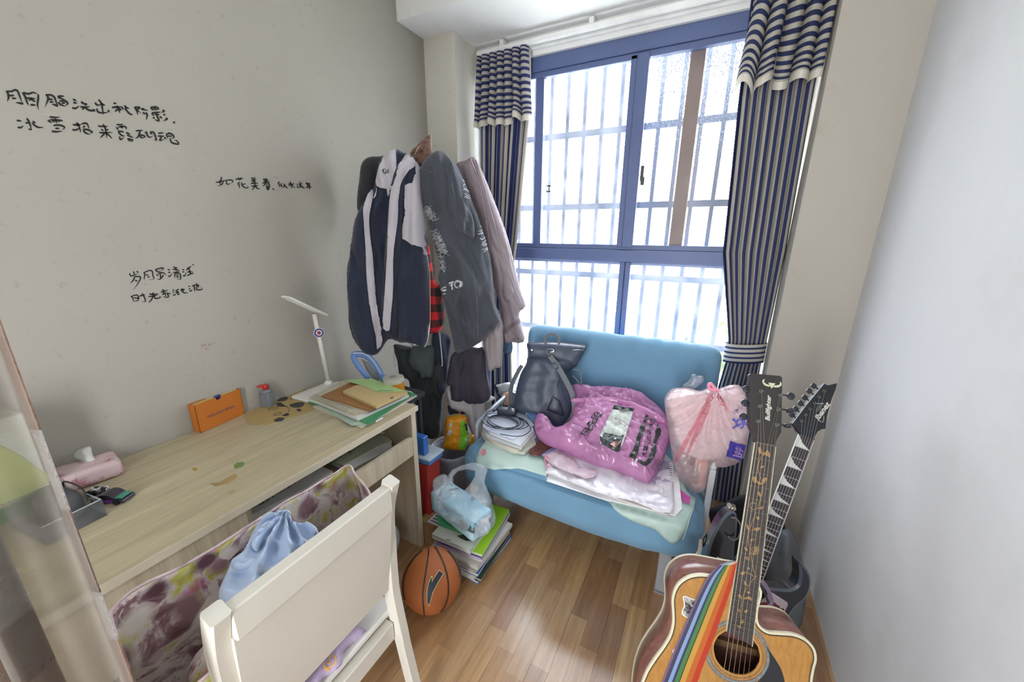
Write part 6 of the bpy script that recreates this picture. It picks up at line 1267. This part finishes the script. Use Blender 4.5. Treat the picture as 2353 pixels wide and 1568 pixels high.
new('headstock_edge', G().tube([V((p.x, p.y, 0)) for p in [EO[2], EO[3], EO[4]]], .0009, 6), mat('white binding', '#dcdcd8', .4), el, M=GEH)
new('nut', G().box((-.0215, -.001, -.002), (.0215, .004, .0016)), mat('nut black', '#2a2a2c', .4), el, M=GE)
feh = lambda a, b: (lambda q: GEH @ V((q.x, q.y, .0003)))(loc(GEHi, GEH, a, b, 0))
text('lettering', 'Ibanez', (1600+960/3.409, 840+432/3.409), (95/3.409, -130/3.409), (-40/3.409, -26/3.409), feh, mat('logo silver', '#cfcdc0', .4), el, bold=.03, shear=.2)
text('lettering', 'GIO', (1600+950/3.409, 840+365/3.409), (48/3.409, -68/3.409), (-20/3.409, -10/3.409), feh, mat('logo dim', '#8f8f8c', .4), el, bold=.01)
for s in ('955,430 992,443 998,395', '940,300 1000,300'): ink('logo_line', [cr(s, *k5)], feh, mat('logo silver', '#cfcdc0', .4), el, 1.0, taper=False)
ep = [eq(*q) for q in ((1000, 203), (958, 248), (925, 295), (890, 342), (855, 388), (822, 435))]; ek = [eq(*q) for q in ((938, 158), (903, 198), (868, 250), (835, 295), (795, 340), (765, 385))]
for p, q in zip(ep, ek):
    new('tuner_post', G().lathe([(.0048, -.001), (.0045, .001), (.0028, .0015), (.0028, .006)], (p.x, p.y, 0), 12), m_pst, el, M=GEH, smooth='auto')
    d = (q-p).normalized(); g = G(); g.tube([V((p.x, p.y, -.011))+V((d.x, d.y, 0))*.008, V((q.x, q.y, -.011))], .0022, 8); Mk = Matrix.Translation(V((q.x, q.y, -.011))) @ Matrix.Rotation(math.atan2(d.y, d.x), 4, 'Z'); rbox((-.007, -.008, -.0035), (.008, .008, .0035), .003, 4, g=g, M=Mk); new('tuner_knob', g, m_tn, el, M=GEH, smooth='auto')
for i in range(6):
    x0 = -.0260+i*.0104; x1 = -.0175+i*.007; p = ep[5-i]; pe = GEi @ (GEH @ V((p.x, p.y, .004)))
    new('string', G().tube([(x0, -.648, .006), (x1, .002, .0022), pe], .0005, 5), mat('steel string', '#9c9da0', .3, metal=.9), el, M=GE)
EB = [(-.030, -.43), (-.045, -.455), (-.060, -.445), (-.072, -.41), (-.085, -.35), (-.100, -.308), (-.116, -.300), (-.132, -.318), (-.142, -.36), (-.146, -.42), (-.140, -.48), (-.138, -.53), (-.150, -.60), (-.165, -.68), (-.160, -.77), (-.12, -.84), (-.04, -.87), (.05, -.865), (.12, -.83), (.160, -.76), (.162, -.68), (.148, -.60), (.140, -.55), (.146, -.51), (.163, -.47), (.165, -.43), (.150, -.395), (.120, -.372), (.112, -.376), (.125, -.41), (.128, -.44), (.112, -.462), (.08, -.475), (.05, -.485), (.032, -.478)]
eb_ = [V((p.x, p.y)) for p in catmull([V((*p, 0)) for p in EB], 4, True)]
g = G(); g.prism(eb_, -.052, -.014); new('body', g, m_eb, el, M=GE)
g = G(); ein = inset(eb_, .007 if sum(eb_[i].x*eb_[(i+1) % len(eb_)].y-eb_[(i+1) % len(eb_)].x*eb_[i].y for i in range(len(eb_))) > 0 else -.007)
n_ = len(eb_); a_ = [g.bm.verts.new((p.x, p.y, -.0139)) for p in eb_]; b_ = [g.bm.verts.new((p.x, p.y, -.0085)) for p in ein]
for i in range(n_): g.bm.faces.new((a_[i], a_[(i+1) % n_], b_[(i+1) % n_], b_[i]))
new('body_bevel', g, m_eg, el, M=GE, smooth='auto'); new('body_face', G().prism(ein, -.0139, -.0085), m_eb, el, M=GE)
for y in (-.50, -.56, -.62): new('pickup', G().box((-.042, y-.009, -.0085), (.042, y+.009, -.002), bev=.002), mat('pickup black', '#111214', .4), el, M=GE)
new('bridge', G().box((-.042, -.665, -.0085), (.042, -.635, .002), bev=.002), m_pst, el, M=GE)
bt_ = GE @ V((-.110, -.300, -.03)); new('strap_lock', G().tube([bt_, bt_+V((-.004, .0, .012)), bt_+V((-.012, -.01, .02))], [.006, .004, .007], 10).lathe([(.011, 0), (.011, .003), (.005, .004), (.005, .010), (.008, .012)], bt_+V((0, 0, .004)), 14), mat('chrome', '#d3cfc8', .12, metal=1), el, smooth='auto')
kk6 = (3.752, 1460, 1150); fb6 = planefn(GE @ V((0, -.40, .004)), GE.to_3x3() @ V((0, 0, 1)))
es = thing('black_strap', fb6(1690, 1240), 'thin glossy black strap looping from the silver lock of the electric guitar', 'strap')
band('loop', '830,150 870,160 905,210 905,270 880,330 830,340 800,310', 3.2, fb6, mat('strap grey', '#6f6a68', .35), es, kk6, .003)
band('loop', '620,290 590,330 585,400 620,450 660,480', 2.2, planefn(GE @ V((0, -.40, -.05)), GE.to_3x3() @ V((0, 0, 1))), mat('cord black', '#1a1b1f', .4), es, kk6, .003)
cd = thing('postcard', fb6(1665, 1295), 'white bordered card with orange flowers stuck on the electric guitar body', 'card')
ff_ = lambda z: (lambda a, b: (lambda q: GE @ V((q.x, q.y, z)))(loc(GEi, GE, a, b, z)))
patch('card', cr('703,487 865,550 840,640 690,600', *kk6), ff_(-.0075), mat('card white', '#d8d4d8', .4), cd, 5, solid=.0006)
patch('picture', cr('712,500 852,556 830,620 702,590', *kk6), ff_(-.0068), spots('flower card', '#686b96', '#b3662f', 120, .5, .58, .4), cd, 5)
sc3 = thing('red_card', ff_(-.008)(1770, 1390), 'pink and red group picture sticker on the lower horn of the electric guitar', 'sticker')
patch('card', cr('1150,800 1170,790 1310,880 1315,905 1285,965 1080,905 1090,860', *kk6), ff_(-.0075), mat('sticker pink', '#d6c6cd', .4), sc3, 5, solid=.0006)
patch('red_part', cr('1095,880 1200,880 1270,950 1275,965 1130,935 1072,905', *kk6), ff_(-.0068), mat('sticker deep red', '#8f2430', .4, .3, 60), sc3, 5)
for a, b in ((1187, 893), (1228, 920), (1267, 945)): patch('head_dot', [(1460+(a+16*math.cos(t))/3.752, 1150+(b+13*math.sin(t))/3.752) for t in [i*.785 for i in range(8)]], ff_(-.0062), mat('hair dark', '#4a2630', .5), sc3, 3)
# second strap end: violet-grey shiny strap between the two guitars
ps = thing('holographic_strap', ff_(0)(1765, 1380), 'shiny violet and grey strap curving between the two guitars', 'strap')
band('band', '1085,690 1130,750 1160,820 1175,870 1160,905 1140,900', 9, ff_(.012), mat('violet sheen', '#a08aa6', .25, .3, 12), ps, kk6, .003)
band('band_edge', '1075,720 1110,790 1135,850 1150,890', 5, ff_(.014), mat('grey sheen', '#3e3f49', .25, .3, 12), ps, kk6, .003)

# gig bag and plastic-covered bundle in the right corner
gb_ = thing('gig_bag', (2.02, 1.92, 0), 'black padded gig bag leaning in the right corner behind the guitars', 'bag')
kv = (2.097, 1450, 820)
blob('shell', cr('375,740 420,720 560,665 700,760 745,825 740,900 700,1050 560,1200 470,1180 400,1000 350,930 360,880 385,830', *kv), V((1.98, 1.86, .4)), V((-.15, -.95, .25)), mat('gig bag nylon', '#20232c', .85, .1, 6, .15, 500), gb_, .05, .06, .06, .016, fold=.01, fk=12, wr=.008)
pb2 = thing('plastic_bundle', (2.08, 1.62, 0), 'translucent grey plastic bag bundled behind the electric guitar', 'bag')
blob('film', cr('700,860 760,830 800,900 830,1000 850,1060 840,1200 800,1330 700,1340 660,1200 650,1000 680,930', *kv), V((2.05, 1.62, .35)), V((-.2, -.93, .3)), film('dusty film', '#7f868e', .62, .35, .15, 1.0, 16, .15), pb2, .05, .05, .05, .012, fold=.012, fk=40, wr=.012)
